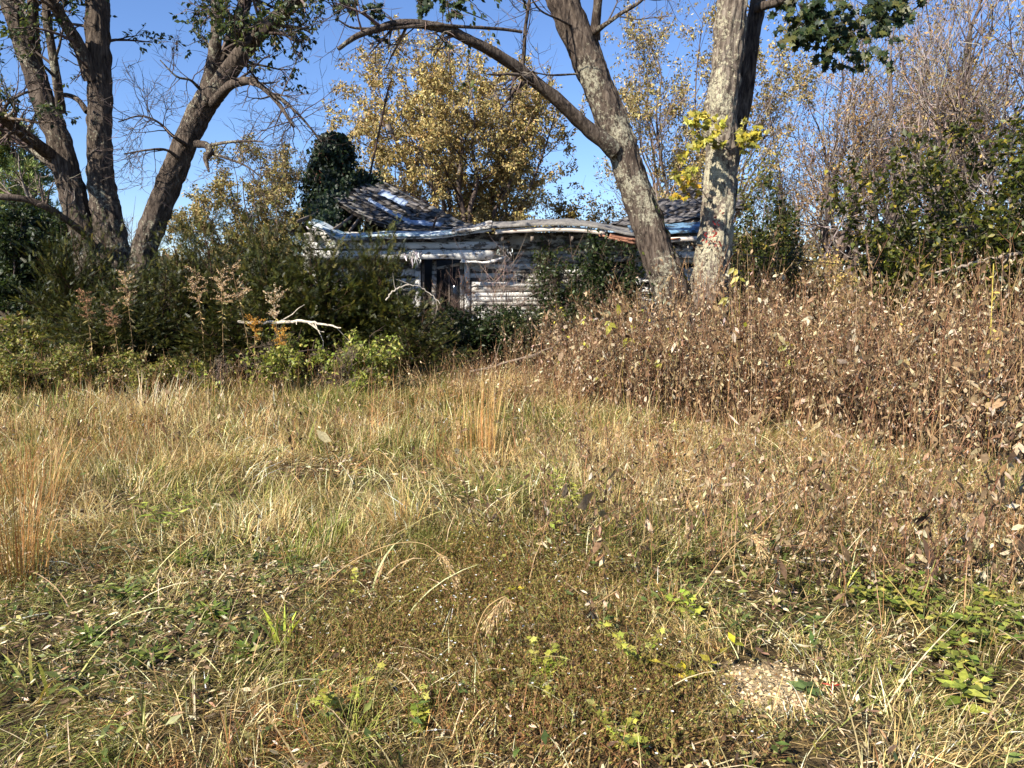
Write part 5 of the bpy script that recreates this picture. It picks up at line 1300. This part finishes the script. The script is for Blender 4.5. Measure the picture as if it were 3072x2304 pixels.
def make_weeds():
    rng = np.random.default_rng(220)
    xs, ys = [], []
    n = 15000
    y = rng.uniform(5.2, 13.2, n); x = rng.uniform(-.5, 10.5, n)
    px = 512 + x / y * F
    wm = weedmask(x, y)
    dens = np.clip(wm / .5, 0, 1) * np.where(wm < 2.2, 1, .55) * (px > 500) * (px < 1160)
    dens *= np.clip(-.35 + 2.3 * fnoise(x, y, .38, 41), .04, 1) * np.interp(px, [500, 545, 600], [.12, .35, 1])
    k = rng.random(n) < dens * .50; x, y, wm, px = x[k], y[k], wm[k], px[k]
    hm = np.interp(px, [500, 560, 640, 720, 900, 1024], [.95, 1.25, 1.5, 1.6, 1.66, 1.8])
    h = hm * np.where(rng.random(len(x)) < .12, rng.uniform(1.0, 1.28, len(x)), rng.uniform(.45, 1.02, len(x))) * (.72 + .6 * fnoise(x, y, .7, 47)) * np.clip(.62 + .3 * wm, .55, 1)
    gs, gl = stalks(rng, x, y, h, .13, 17, .052, .0046)
    nb = len(x) // 6; kb = rng.permutation(len(x))[:nb]
    gs2, gl2 = stalks(rng, x[kb] + .05, y[kb] - .04, h[kb] * rng.uniform(.8, 1.12, nb), .2, 36, .052, .0055, nbr=9)
    def join(a_, b_):
        n0 = a_.n
        a_.V += b_.V; a_.C += b_.C; a_.F += [f + n0 for f in b_.F]; a_.n += b_.n
    join(gs, gs2); join(gl, gl2)
    tag(gs.build('dead_weeds', M_TWIG), 'dense reddish-brown stems of dead tall weeds filling the right side', 'weeds', kind='stuff')
    tag(gl.build('dead_weed_leaves', M_DRY), 'shrivelled brown leaves hanging in the mass of dead weeds at right', 'weeds', kind='stuff')
    print('weed stalks', len(x))
    # thin scatter of brown dead stems elsewhere (before the yews, mid field)
    X, Y = [], []
    for px, py, s, m in ((110, 395, 1.2, 60), (200, 400, 1.0, 40), (60, 400, 1.0, 60), (330, 398, .8, 30), (500, 400, .9, 150), (545, 405, .7, 120), (300, 392, .6, 26), (250, 440, 1.6, 40), (400, 450, 1.5, 30), (90, 450, 1.4, 70), (560, 470, 1.0, 40), (640, 520, .9, 30), (850, 540, .8, 50), (700, 540, .7, 30), (760, 470, .9, 60), (880, 500, .8, 40), (640, 450, .8, 30)):
        a, b = gp(px, py); X.append(a + rng.normal(0, s * .6, m)); Y.append(b + rng.normal(0, .5, m))
    x = np.concatenate(X); y = np.concatenate(Y)
    gs, gl = stalks(rng, x, y, rng.uniform(.25, .7, len(x)), .28, 5, .035, .0026, nbr=3)
    gs.C = [c * [1.35, 1.4, 1.35] for c in gs.C]; gl.C = [c * 1.2 for c in gl.C]
    tag(gs.build('dry_stems', M_TWIG), 'scattered thin brown dead stems along the edge of the grass', 'weeds', kind='stuff')
    tag(gl.build('dry_stem_leaves', M_DRY), 'small shrivelled leaves on the scattered dead stems', 'weeds', kind='stuff')
    # darker dead forbs standing in the right half of the meadow
    X, Y = [], []
    for px, py, s_, m in ((600, 470, .7, 14), (680, 490, .8, 24), (760, 500, .8, 28), (840, 520, .7, 28), (920, 530, .6, 32), (990, 540, .5, 30), (700, 560, .5, 30), (860, 580, .4, 30), (960, 590, .35, 30), (560, 560, .4, 20)):
        a, b = gp(px, py); X.append(a + rng.normal(0, s_ * .6, m)); Y.append(b + rng.normal(0, s_ * .6, m))
    x = np.concatenate(X); y = np.concatenate(Y)
    gs, gl = stalks(rng, x, y, rng.uniform(.2, .62, len(x)), .16, 15, .03, .003, nbr=4)
    gl.C = [c * .85 for c in gl.C]
    tag(gs.build('dead_forbs', M_TWIG), 'dark brown dead forb stems standing in the right of the meadow', 'weeds', kind='stuff')
    tag(gl.build('dead_forb_leaves', M_DRY), 'crumpled grey-brown leaves on the dead forbs in the right of the meadow', 'weeds', kind='stuff')
    # clods on the bare patch
    g = Geo(); m = 700; bx, by = gp(768, 688); x = bx + rng.normal(0, .16, m); y = by + rng.normal(0, .11, m); r_ = .003 + .012 * rng.random(m) ** 3
    oct_ = np.array([[1, 0, 0], [-1, 0, 0], [0, 1, 0], [0, -1, 0], [0, 0, .8], [0, 0, -.8]], float); of = np.array([[0, 2, 4], [2, 1, 4], [1, 3, 4], [3, 0, 4], [2, 0, 5], [1, 2, 5], [3, 1, 5], [0, 3, 5]])
    V = np.stack([x, y, gz(x, y)], -1)[:, None] + oct_[None] * r_[:, None, None] * rng.uniform(.6, 1.3, (m, 6, 1))
    g.add(V.reshape(-1, 3), (of[None] + (np.arange(m) * 6)[:, None, None]).reshape(-1, 3), np.repeat(pick(rng, pal((204, 178, 134), (176, 148, 108), (220, 198, 156)), m), 6, 0))
    tag(g.build('soil_clods', M_TWIG), 'crumbs of pale dry soil on the bare patch', 'soil', kind='stuff')
    # bright leaves of a creeper running through the weeds
    g = Geo(); m = 1500
    y = rng.uniform(6.3, 12, m); x = rng.uniform(.6, 8.5, m); wm = weedmask(x, y); k = (wm > .1) & (rng.random(m) < np.clip((fnoise(x, y, .6, 44) - .5) * 3.5, .03, 1))
    x, y = x[k], y[k]; m = len(x)
    pos = np.stack([x, y, rng.uniform(.15, 1.25, m)], -1); L = rng.uniform(.03, .07, m)
    stamp(g, LEAF6, pos, nrm(rdir(rng, m) * .6 + [0, 0, -.6]), rdir(rng, m) * .6 + [-.3, -.7, .4], L, L * .75, pick(rng, pal((206, 196, 70), (188, 180, 62), (160, 160, 58), (220, 206, 96)), m))
    tag(g.build('creeper_leaves', M_LEAF), 'yellow-green creeper leaves threaded through the dead weeds', 'leaves', kind='stuff')
make_weeds()
# ------------------------------------------------------------------ plants one can point to
def gxyz(px, py):
    x, y = gp(px, py); return np.array([x, y, float(gz(np.array([x]), np.array([y]))[0])])

def goldenrod(label, px, py_top, Y, seed, col, plume=.16, n=1, lean=.05):
    rng = np.random.default_rng(seed)
    base = gpos(px, Y); top = at(px, py_top, Y)[2]
    root = empty('goldenrod', base, label, 'plant', 'goldenrod gone to seed in front of the yews')
    d = rng.normal(0, lean, 2)
    P, R = resample([(0, 0, 0), (d[0] * .4, d[1] * .4, top * .5), (d[0], d[1] - .05, top)], [.006, .005, .003], 14)
    Geo().add(*tubes(P[None], R[None], 5, s2l((142, 116, 84)))).build('stem', M_TWIG, root)
    P1, R1 = grow(rng, P[None], R[None], 26, (.72, 1), (40, 75), (plume * .6, plume * 1.3), .5, 6, -.05, .12, .4, .0015)
    g = Geo().add(*tubes(P1, R1, 3, s2l((150, 122, 88))))
    pos, T = along(rng, P1, 34, (.15, 1)); m = len(pos); pos = pos + rng.normal(0, .006, pos.shape)
    L = rng.uniform(.010, .022, m)
    stamp(g, LEAF4, pos, nrm(rdir(rng, m) + [0, 0, .5]), rdir(rng, m), L, L * .6, pick(rng, pal(*col), m))
    g.build('plume', M_DRY, root)
    pos, T = along(rng, P[None], 34, (.25, .8)); m = len(pos); L = rng.uniform(.05, .11, m); g = Geo()
    stamp(g, CURL, pos, nrm(rdir(rng, m) * [1, 1, .4] + [0, 0, -.5]), rdir(rng, m) + [0, 0, .6], L, L * .2, pick(rng, pal((150, 134, 84), (128, 116, 66), (170, 146, 104)), m), curl=1.5)
    g.build('leaves', M_DRY, root)
TAN = ((222, 190, 146), (204, 170, 126), (186, 150, 108), (236, 212, 176))
ORG = ((206, 150, 60), (190, 134, 54), (220, 176, 90))
goldenrod('pale goldenrod plume in front of the leaning trunk base', 132, 273, 10.6, 301, TAN, .15)
goldenrod('small brownish goldenrod plume, leftmost of the plumes', 91, 292, 10.6, 302, ((150, 112, 82), (176, 136, 100)), .14)
goldenrod('brown drooping goldenrod just right of the leftmost plume', 118, 306, 10.4, 303, ((146, 112, 84), (166, 130, 98)), .12)
goldenrod('tall tan goldenrod plume, first of the trio before the broad yew', 204, 266, 10.8, 304, TAN, .17)
goldenrod('tall fluffy goldenrod plume in the middle of the trio', 221, 270, 10.7, 305, TAN, .17)
goldenrod('goldenrod bending over at the right end of the trio', 252, 268, 10.8, 306, TAN, .2, lean=.2)
goldenrod('broad creamy goldenrod plume standing apart, right of the trio', 277, 292, 10.4, 307, ((232, 204, 164), (214, 180, 136), (240, 220, 186)), .17)
goldenrod('orange-yellow goldenrod beside the pale fallen branch', 252, 320, 10.3, 308, ORG, .14)
goldenrod('low orange goldenrod below the pale fallen branch', 285, 332, 10.2, 309, ORG, .12)

def tuft(name, label, px, py, n, L, w, pals, seed, tilt=(.0, .35), bend=(.0, .5), cat='grass tuft', spread=.08, wts=None, K=6, group=None):
    rng = np.random.default_rng(seed)
    b = gxyz(px, py); root = empty(name, b, label, cat, group)
    g = Geo(); az = rng.uniform(0, 6.28, n)
    P = np.empty((n, K, 3)); r = spread * np.sqrt(rng.random(n)); P[:, 0] = np.stack([np.cos(az) * r, np.sin(az) * r, 0 * r - .02], -1)
    az2 = az + rng.normal(0, .6, n); h = np.stack([np.cos(az2), np.sin(az2), 0 * az2], -1)
    tl = rng.uniform(*tilt, n); bd = rng.uniform(*bend, n); Ln = L * rng.uniform(.45, 1.05, n)
    for k in range(1, K):
        th = tl + bd * ((k - .5) / (K - 1)) ** 1.5
        P[:, k] = P[:, k - 1] + (h * np.sin(th)[:, None] + np.array([0, 0, 1.0]) * np.cos(th)[:, None]) * (Ln / (K - 1))[:, None]
    side = nrm(np.stack([-np.sin(az2 + rng.normal(0, .4, n)), np.cos(az2), rng.normal(0, .2, n)], -1))
    prof = np.linspace(.8, .5, K) if w < .006 else np.sin(np.linspace(.6, 3.0, K))
    add_ribbons(g, P, w * .5 * prof[None] * rng.uniform(.7, 1.3, (n, 1)), side, pick(rng, pals, n, wts))
    g.build('blades', M_GRASS, root)
    return root
BROOM = pal((222, 178, 112), (204, 156, 92), (232, 196, 138), (190, 142, 86))
T_G = 'standing tufts of dry grass'
tuft('broomsedge', 'tall orange-straw broomsedge tuft in the middle of the field', 476, 452, 90, .82, .0058, BROOM, 401, (.0, .16), (.0, .25), spread=.2, group=T_G)
tuft('broomsedge', 'slim straw broomsedge leaning right beside the tall middle tuft', 494, 462, 30, .75, .0055, BROOM, 402, (.05, .3), (.0, .35), spread=.14, group=T_G)
tuft('broomsedge', 'short orange broomsedge tuft below the tall middle one', 405, 528, 55, .40, .004, BROOM, 403, (.05, .4), (.1, .8), spread=.12, group=T_G)
tuft('pale_grass', 'pale straw grass clump at the edge of the yews on the left', 150, 418, 150, .62, .0058, pal((226, 208, 164), (206, 186, 138), (236, 222, 186)), 404, (.05, .6), (.2, 1.1), spread=.45, group=T_G)
tuft('tall_grass', 'rust-brown tall grass clump cut by the left edge', 14, 580, 120, .80, .0048, pal((176, 128, 74), (154, 108, 62), (198, 156, 98), (120, 104, 52)), 405, (.0, .35), (.1, .6), spread=.16, group=T_G)
tuft('tall_grass', 'rusty grass clump a step behind the one at the left edge', 40, 505, 130, .72, .005, pal((182, 138, 84), (160, 116, 70), (204, 168, 110)), 406, (.05, .5), (.1, .8), spread=.25, group=T_G)
tuft('tall_grass', 'thin leaning dry stalks at left, in front of the pale straw clump', 170, 470, 60, .70, .0042, pal((160, 128, 78), (140, 112, 66), (190, 160, 104)), 407, (.2, .65), (.0, .4), spread=.5, group=T_G)
tuft('green_grass', 'green grass tuft with pointed blades left of the field centre', 305, 452, 40, .38, .011, pal((110, 122, 52), (134, 142, 66), (160, 158, 84)), 408, (.2, .9), (.2, .8), spread=.06, group=T_G)
tuft('green_grass', 'green grass tuft beside the orange broomsedge', 330, 545, 80, .34, .006, pal((124, 130, 56), (146, 148, 70), (104, 112, 48)), 409, (.1, .9), (.2, 1.0), spread=.09, group=T_G)
tuft('green_grass', 'yellow-green grass fan at the lower edge, left of centre', 345, 745, 110, .24, .0035, pal((150, 156, 66), (130, 138, 56), (176, 176, 88)), 410, (.2, 1.1), (.1, .9), spread=.08, group=T_G)
tuft('green_grass', 'lush green grass tuft behind the broad yellow blades', 300, 560, 90, .30, .0045, pal((112, 122, 50), (134, 142, 62), (160, 160, 84)), 411, (.1, 1.0), (.2, 1.1), spread=.1, group=T_G)
tuft('broad_blades', 'a few broad yellow-green blades standing in the near left', 282, 640, 7, .32, .015, pal((196, 200, 78), (176, 184, 66), (206, 206, 110)), 412, (.05, .55), (.2, 1.0), 'plant', .03)
tuft('broad_blades', 'folded dry tan blades just left of the field centre', 368, 590, 7, .36, .013, pal((190, 164, 116), (166, 138, 94), (200, 180, 136)), 413, (.2, .7), (.6, 1.6), 'plant', .04)
tuft('broad_blades', 'arching curled dry blades in the bottom centre', 452, 690, 9, .3, .009, pal((196, 166, 126), (170, 134, 98), (214, 190, 150)), 414, (.1, .5), (1.4, 2.6), 'plant', .1)
tuft('broad_blades', 'curling pale dry blades right of the bottom centre', 735, 640, 7, .32, .009, pal((206, 182, 142), (182, 150, 112)), 415, (.1, .5), (1.4, 2.7), 'plant', .06)
tuft('broad_blades', 'two long yellowish blades above the bare soil patch', 842, 590, 4, .30, .012, pal((206, 196, 100), (190, 180, 84)), 416, (.3, .7), (.4, 1.0), 'plant', .03)
tuft('broad_blades', 'long flat pale blade and companions in the lower left corner', 40, 690, 8, .46, .012, pal((190, 182, 96), (206, 196, 126), (160, 150, 76)), 417, (.5, 1.1), (.3, .7), 'plant', .1)

def plume_grass(label, px, py, pts, seed):
    rng = np.random.default_rng(seed); b = gxyz(px, py)
    root = empty('arching_grass', b, label, 'plant')
    Y = b[1]
    P, R = resample([at(a, c, Y + dy) - b for a, c, dy in pts], np.linspace(.0028, .0012, len(pts)), 26)
    Geo().add(*tubes(P[None], R[None], 4, s2l((200, 170, 118)))).build('stem', M_GRASS, root)
    P1, R1 = grow(rng, P[None], R[None], 60, (.62, 1), (10, 35), (.03, .11), .6, 4, -.25, .1, .5, .0008)
    pos, T = along(rng, P1, 8, (.1, 1)); m = len(pos); g = Geo().add(*tubes(P1, R1, 3, s2l((206, 176, 128)))); L = rng.uniform(.008, .016, m)
    stamp(g, LEAF4, pos, nrm(T + .4 * rdir(rng, m)), rdir(rng, m), L, L * .3, pick(rng, pal((222, 196, 146), (204, 172, 122)), m)); g.build('seed_head', M_GRASS, root)
plume_grass('long arching grass stem with drooping feathery seed head, centre left', 318, 590, [(318, 590, 0), (352, 562, -.05), (390, 545, -.1), (420, 543, -.12), (440, 555, -.15), (452, 572, -.18), (458, 590, -.2)], 421)
plume_grass('silvery bent seed head above the fine-leaved weeds, bottom centre', 470, 668, [(470, 668, 0), (474, 640, 0), (484, 612, 0), (497, 600, -.02), (506, 597, -.04), (498, 606, -.05), (490, 618, -.06)], 422)
plume_grass('long dry stem slanting up to the right near the curling blades', 680, 618, [(680, 618, 0), (700, 590, 0), (724, 556, 0), (742, 540, 0), (752, 537, -.02), (758, 545, -.03)], 423)

def dead_stalk(label, px, py, h, seed, nl=26, ls=.06, lean=.05, group='single dead weed stalks in the field', dark=False, th=.0042, nbr=6):
    rng = np.random.default_rng(seed); b = gxyz(px, py)
    root = empty('dead_stalk', b, label, 'plant', group)
    gs, gl = stalks(rng, np.array([b[0]]), np.array([b[1]]), np.array([h]), lean, int(nl * 1.7), ls * .68, th, 8, nbr)
    for g, nme, mt in ((gs, 'stem', M_TWIG), (gl, 'leaves', M_DRY)):
        g.V = [v - b for v in g.V]
        if dark: g.C = [c * .72 for c in g.C]
        g.build(nme, mt, root)
S = [('tall dead stalk with grey hanging leaves beside the yellow-leaved shoot', 606, 600, .72, 30, .07), ('dead stalk with blackish leaves left of the yellow-leaved shoot', 478, 545, .42, 16, .05),
     ('thin dead stalk in the middle, near the tall broomsedge', 545, 528, .45, 9, .04), ('dark dead stalk in front of the brown weeds, right of centre', 800, 560, .62, 26, .065),
     ('dead stalk with shaggy leaves above the near green vine', 905, 585, .78, 34, .075), ('tallest near dead stalk by the right edge', 960, 588, 1.0, 46, .085),
     ('dead stalk touching the right edge, above the green vine', 1012, 590, .85, 36, .08), ('dead stalk left of the tallest one at right', 935, 560, .72, 30, .07),
     ('leaning reddish dead stalk at right with a long bare side branch', 880, 530, .8, 14, .06), ('dead stalk with papery leaves just behind the dark one', 822, 528, .6, 22, .055),
     ('short dead stalk in the grass, in line with the grey maple', 700, 505, .42, 14, .05), ('short dead stalk standing left of the short one near the maple', 660, 492, .4, 12, .045),
     ('shaggy grey stalk right of centre, behind the curling blades', 742, 575, .46, 24, .06), ('dead stalk rising from the pale grass right of the maple', 760, 500, .5, 16, .05),
     ('slim dead stalk farthest out in front of the brown weeds', 612, 470, .5, 12, .045), ('dead stalk with dense crumpled leaves at the lower right', 772, 610, .5, 34, .06),
     ('grey-leaved dead stalk in the bottom middle, under the yellow leaf', 590, 655, .32, 26, .055), ('tall stalk half hidden at the right edge, behind the tallest', 990, 540, .95, 34, .075)]
for k, (lab, px, py, h, nl, ls) in enumerate(S):
    dead_stalk(lab, px, py, h, 501 + k, nl, ls, .06 if k != 8 else .3, dark=k in (1, 3), nbr=4 if k < 3 else 7)

def leafy(name, label, px, py, h, n, L, lw, pals, seed, tmpl=LEAF6, mat=M_LEAF, lean=(0, 0), pair=True, cat='plant', group=None, nst=1, flat=.5, stemc=(120, 110, 70), lat=1.0):
    rng = np.random.default_rng(seed); b = gxyz(px, py)
    root = empty(name, b, label, cat, group)
    gs, gl = Geo(), Geo()
    for s in range(nst):
        a0 = rng.uniform(0, 6.28); r = .06 * (nst > 1)
        q_ = h * lat * rng.uniform(.5, 1.3) * (nst > 1); e = np.array([lean[0] + math.cos(a0) * q_, lean[1] + math.sin(a0) * q_, h * rng.uniform(.5, 1.1)])
        P, R = resample([(0, 0, -.01), e * [.4, .4, .55], e], [.003, .0025, .0014], 14)
        gs.add(*tubes(P[None], R[None], 4, s2l(stemc)))
        t = np.repeat(np.linspace(.2, 1, n), 2 if pair else 1); i = (t * 13).astype(int)
        m = len(t); a = np.repeat(np.arange(n) * 1.7, 2 if pair else 1) + (np.tile([0, math.pi], n) if pair else 0) + rng.normal(0, .25, m) + a0
        d = np.stack([np.cos(a), np.sin(a), rng.normal(flat, .2, m) - .3], -1)
        LL = L * rng.uniform(.7, 1.15, m) * (1.1 - .35 * t)
        stamp(gl, tmpl, P[i], nrm(d), np.tile([0., -.25, 1.], (m, 1)) + .25 * rdir(rng, m), LL, LL * lw, pick(rng, pals, m))
    gs.build('stem', M_TWIG, root); gl.build('leaves', mat, root)
YG = pal((178, 176, 76), (158, 160, 66), (194, 188, 96), (132, 140, 56)); GR = pal((108, 122, 50), (130, 142, 60), (90, 104, 44))
RED = pal((168, 62, 50), (150, 52, 44), (184, 92, 72))
leafy('elm_shoot', 'slender shoot with yellow-green ribbed leaves in the field centre', 555, 545, .55, 11, .07, .5, YG, 601)
leafy('leafy_shoot', 'yellow-green leafy seedling at the foot of the tall dead stalk', 570, 520, .22, 7, .05, .8, YG, 602, nst=3)
leafy('leafy_shoot', 'green lance-leaved shoot in the left middle of the grass', 166, 535, .26, 8, .10, .28, pal((150, 160, 64), (128, 142, 56), (172, 176, 86)), 603, nst=2)
leafy('leafy_shoot', 'bright lobed leaves near the bottom centre edge', 420, 735, .12, 5, .045, .9, YG, 604, MAPLE, nst=3)
leafy('leafy_shoot', 'bright lobed yellow-green leaves, lower centre left', 342, 720, .14, 5, .045, .9, YG, 605, MAPLE, nst=3)
leafy('leafy_shoot', 'trailing lobed yellow-green leaves in the lower centre', 540, 690, .16, 7, .045, .9, YG, 606, MAPLE, nst=4)
leafy('leafy_shoot', 'cluster of bright leaves right of the lower centre', 640, 672, .16, 6, .045, .9, YG, 607, MAPLE, nst=4)
leafy('leafy_shoot', 'yellow and green leaflets just left of the bare soil', 697, 680, .13, 4, .075, .55, pal((196, 176, 52), (150, 146, 54), (212, 190, 70)), 608, nst=2)
leafy('leafy_shoot', 'single yellow leaf shoot above the silvery seed head', 517, 606, .1, 2, .07, .75, pal((226, 214, 70), (214, 200, 60)), 609)
leafy('leafy_shoot', 'yellow lobed leaves above the fine-leaved weeds', 503, 575, .16, 4, .045, .9, YG, 610, MAPLE)
leafy('broadleaf_plant', 'dark green ribbed broad-leaved plant on the bare soil', 806, 694, .06, 4, .085, .6, pal((94, 108, 62), (112, 124, 76), (78, 94, 52)), 611, flat=.35)
leafy('red_seedling', 'small seedling with red pointed leaves beside the bare soil', 832, 690, .06, 3, .055, .26, RED, 612, flat=.5, stemc=(170, 60, 50))
leafy('leafy_shoot', 'broad green leaves drooping near the bottom right corner', 960, 705, .12, 4, .10, .5, pal((150, 156, 62), (172, 172, 76), (130, 140, 54)), 613)
leafy('leafy_shoot', 'bright lobed leaves on the bottom edge, right of centre', 620, 745, .12, 5, .045, .9, YG, 614, MAPLE, nst=3)
leafy('leafy_shoot', 'bright leaves low at the left of the arching curled blades', 355, 590, .16, 4, .045, .9, YG, 615, MAPLE)
leafy('leafy_shoot', 'green leaf cluster below the curling pale blades', 700, 628, .16, 6, .06, .9, pal((150, 162, 62), (172, 178, 76)), 616, MAPLE, nst=2)
for k, (px, py, lab) in enumerate([(130, 592, 'rosette of lance leaves in the left foreground, upper one'), (212, 610, 'rosette of green lance leaves left of the broad yellow blades'), (190, 560, 'green leaf rosette below the lance-leaved shoot'),
                                   (245, 655, 'rosette of green leaves in the lower left centre'), (85, 640, 'dark green rosette near the left edge'), (150, 655, 'small green rosette beside the sandy patch at lower left')]):
    leafy('leaf_rosette', lab, px, py, .05, 9, .11, .24, GR, 630 + k, flat=.55, nst=2, group='green leaf rosettes in the left foreground')
# vine mat at the right
for k, (px, py, lab) in enumerate([(905, 612, 'bright green vine leaves below the shaggy stalk'), (955, 618, 'vine leaves at the foot of the tallest dead stalk'), (990, 640, 'yellow-green vine patch by the right edge'), (870, 600, 'vine leaves at the left end of the green patch'),
                                   (940, 650, 'lower vine leaves in the middle of the green patch'), (1015, 615, 'vine leaves cut by the right edge'), (985, 690, 'straggling vine leaves below the green patch')]):
    leafy('ground_vine', lab, px, py, .13, 6, .052, .8, pal((122, 132, 56), (142, 148, 64), (104, 116, 48), (168, 164, 76)), 640 + k, lat=2.0, nst=7, group='trailing vine in the right foreground')
# large yellow leaves caught in the weeds
def weed_leaf(label, px, py, Y, L, seed, col=(182, 170, 76)):
    rng = np.random.default_rng(seed); p = at(px, py, Y); b = np.array([p[0], p[1], 0.0])
    root = empty('creeper_shoot', b, label, 'leaf', 'yellow creeper shoots in the dead weeds')
    P, R = resample([(0, 0, 0), (rng.normal(0, .05), 0, p[2] * .5), p - b], [.003, .003, .002], 12)
    Geo().add(*tubes(P[None], R[None], 4, s2l((150, 132, 70)))).build('stem', M_TWIG, root)
    g = Geo(); m = 3; dd = rdir(rng, m) * [1, .3, .4] + [0, 0, -.7]
    stamp(g, LEAF6, np.tile(p - b, (m, 1)) + rng.normal(0, .02, (m, 3)), nrm(dd), np.tile([-.3, -1, .4], (m, 1)) + .2 * rdir(rng, m), L * np.array([1, .8, .6]), L * .55 * np.array([1, .8, .6]), pick(rng, pal(col, (160, 152, 62)), m, jit=.12))
    g.build('leaves', M_LEAF, root)
for k, (px, py, Y, L, lab) in enumerate([(618, 305, 9.6, .15, 'yellow leaves at top of the brown weeds, left of the maple base'), (610, 322, 9.2, .16, 'bright yellow leaf hanging lower left of the maple base'), (627, 338, 9.0, .13, 'yellow-green leaf below the hanging bright one'),
                                         (736, 268, 9.4, .13, 'topmost yellow leaves right of the lichen trunk'), (741, 276, 9.2, .15, 'large pale yellow leaf right of the lichen trunk'), (729, 298, 8.8, .15, 'yellow leaf low against the lichen trunk base'),
                                         (786, 343, 8.2, .15, 'large upright yellow leaf in the middle of the brown weeds'), (793, 362, 7.9, .12, 'yellow leaf just under the large upright one'), (720, 350, 8.4, .10, 'small yellow-green leaves left in the brown weeds'), (659, 360, 8.8, .12, 'yellow leaf cluster at the foot of the weeds below the maple')]):
    weed_leaf(lab, px, py, Y, L, 700 + k)
# a tall yellow cane at the right
rng = np.random.default_rng(720)
b = gpos(996, 6.9); root = empty('tall_cane', b, 'single tall yellow cane standing in the brown weeds at right', 'plant')
P, R = resample([(0, 0, 0), (.0, .03, .6), (-.04, .02, 1.2), (-.08, 0, 1.75)], [.006, .006, .005, .003], 20)
Geo().add(*tubes(P[None], R[None], 6, s2l((206, 184, 92)))).build('stem', M_TWIG, root)
pos, T = along(rng, P[None], 16, (.4, 1)); g = Geo(); m = len(pos); L = rng.uniform(.05, .1, m)
stamp(g, CURL, pos, nrm(rdir(rng, m) + [0, 0, -.3]), rdir(rng, m), L, L * .3, pick(rng, pal((200, 180, 96), (176, 150, 80)), m)); g.build('leaves', M_DRY, root)
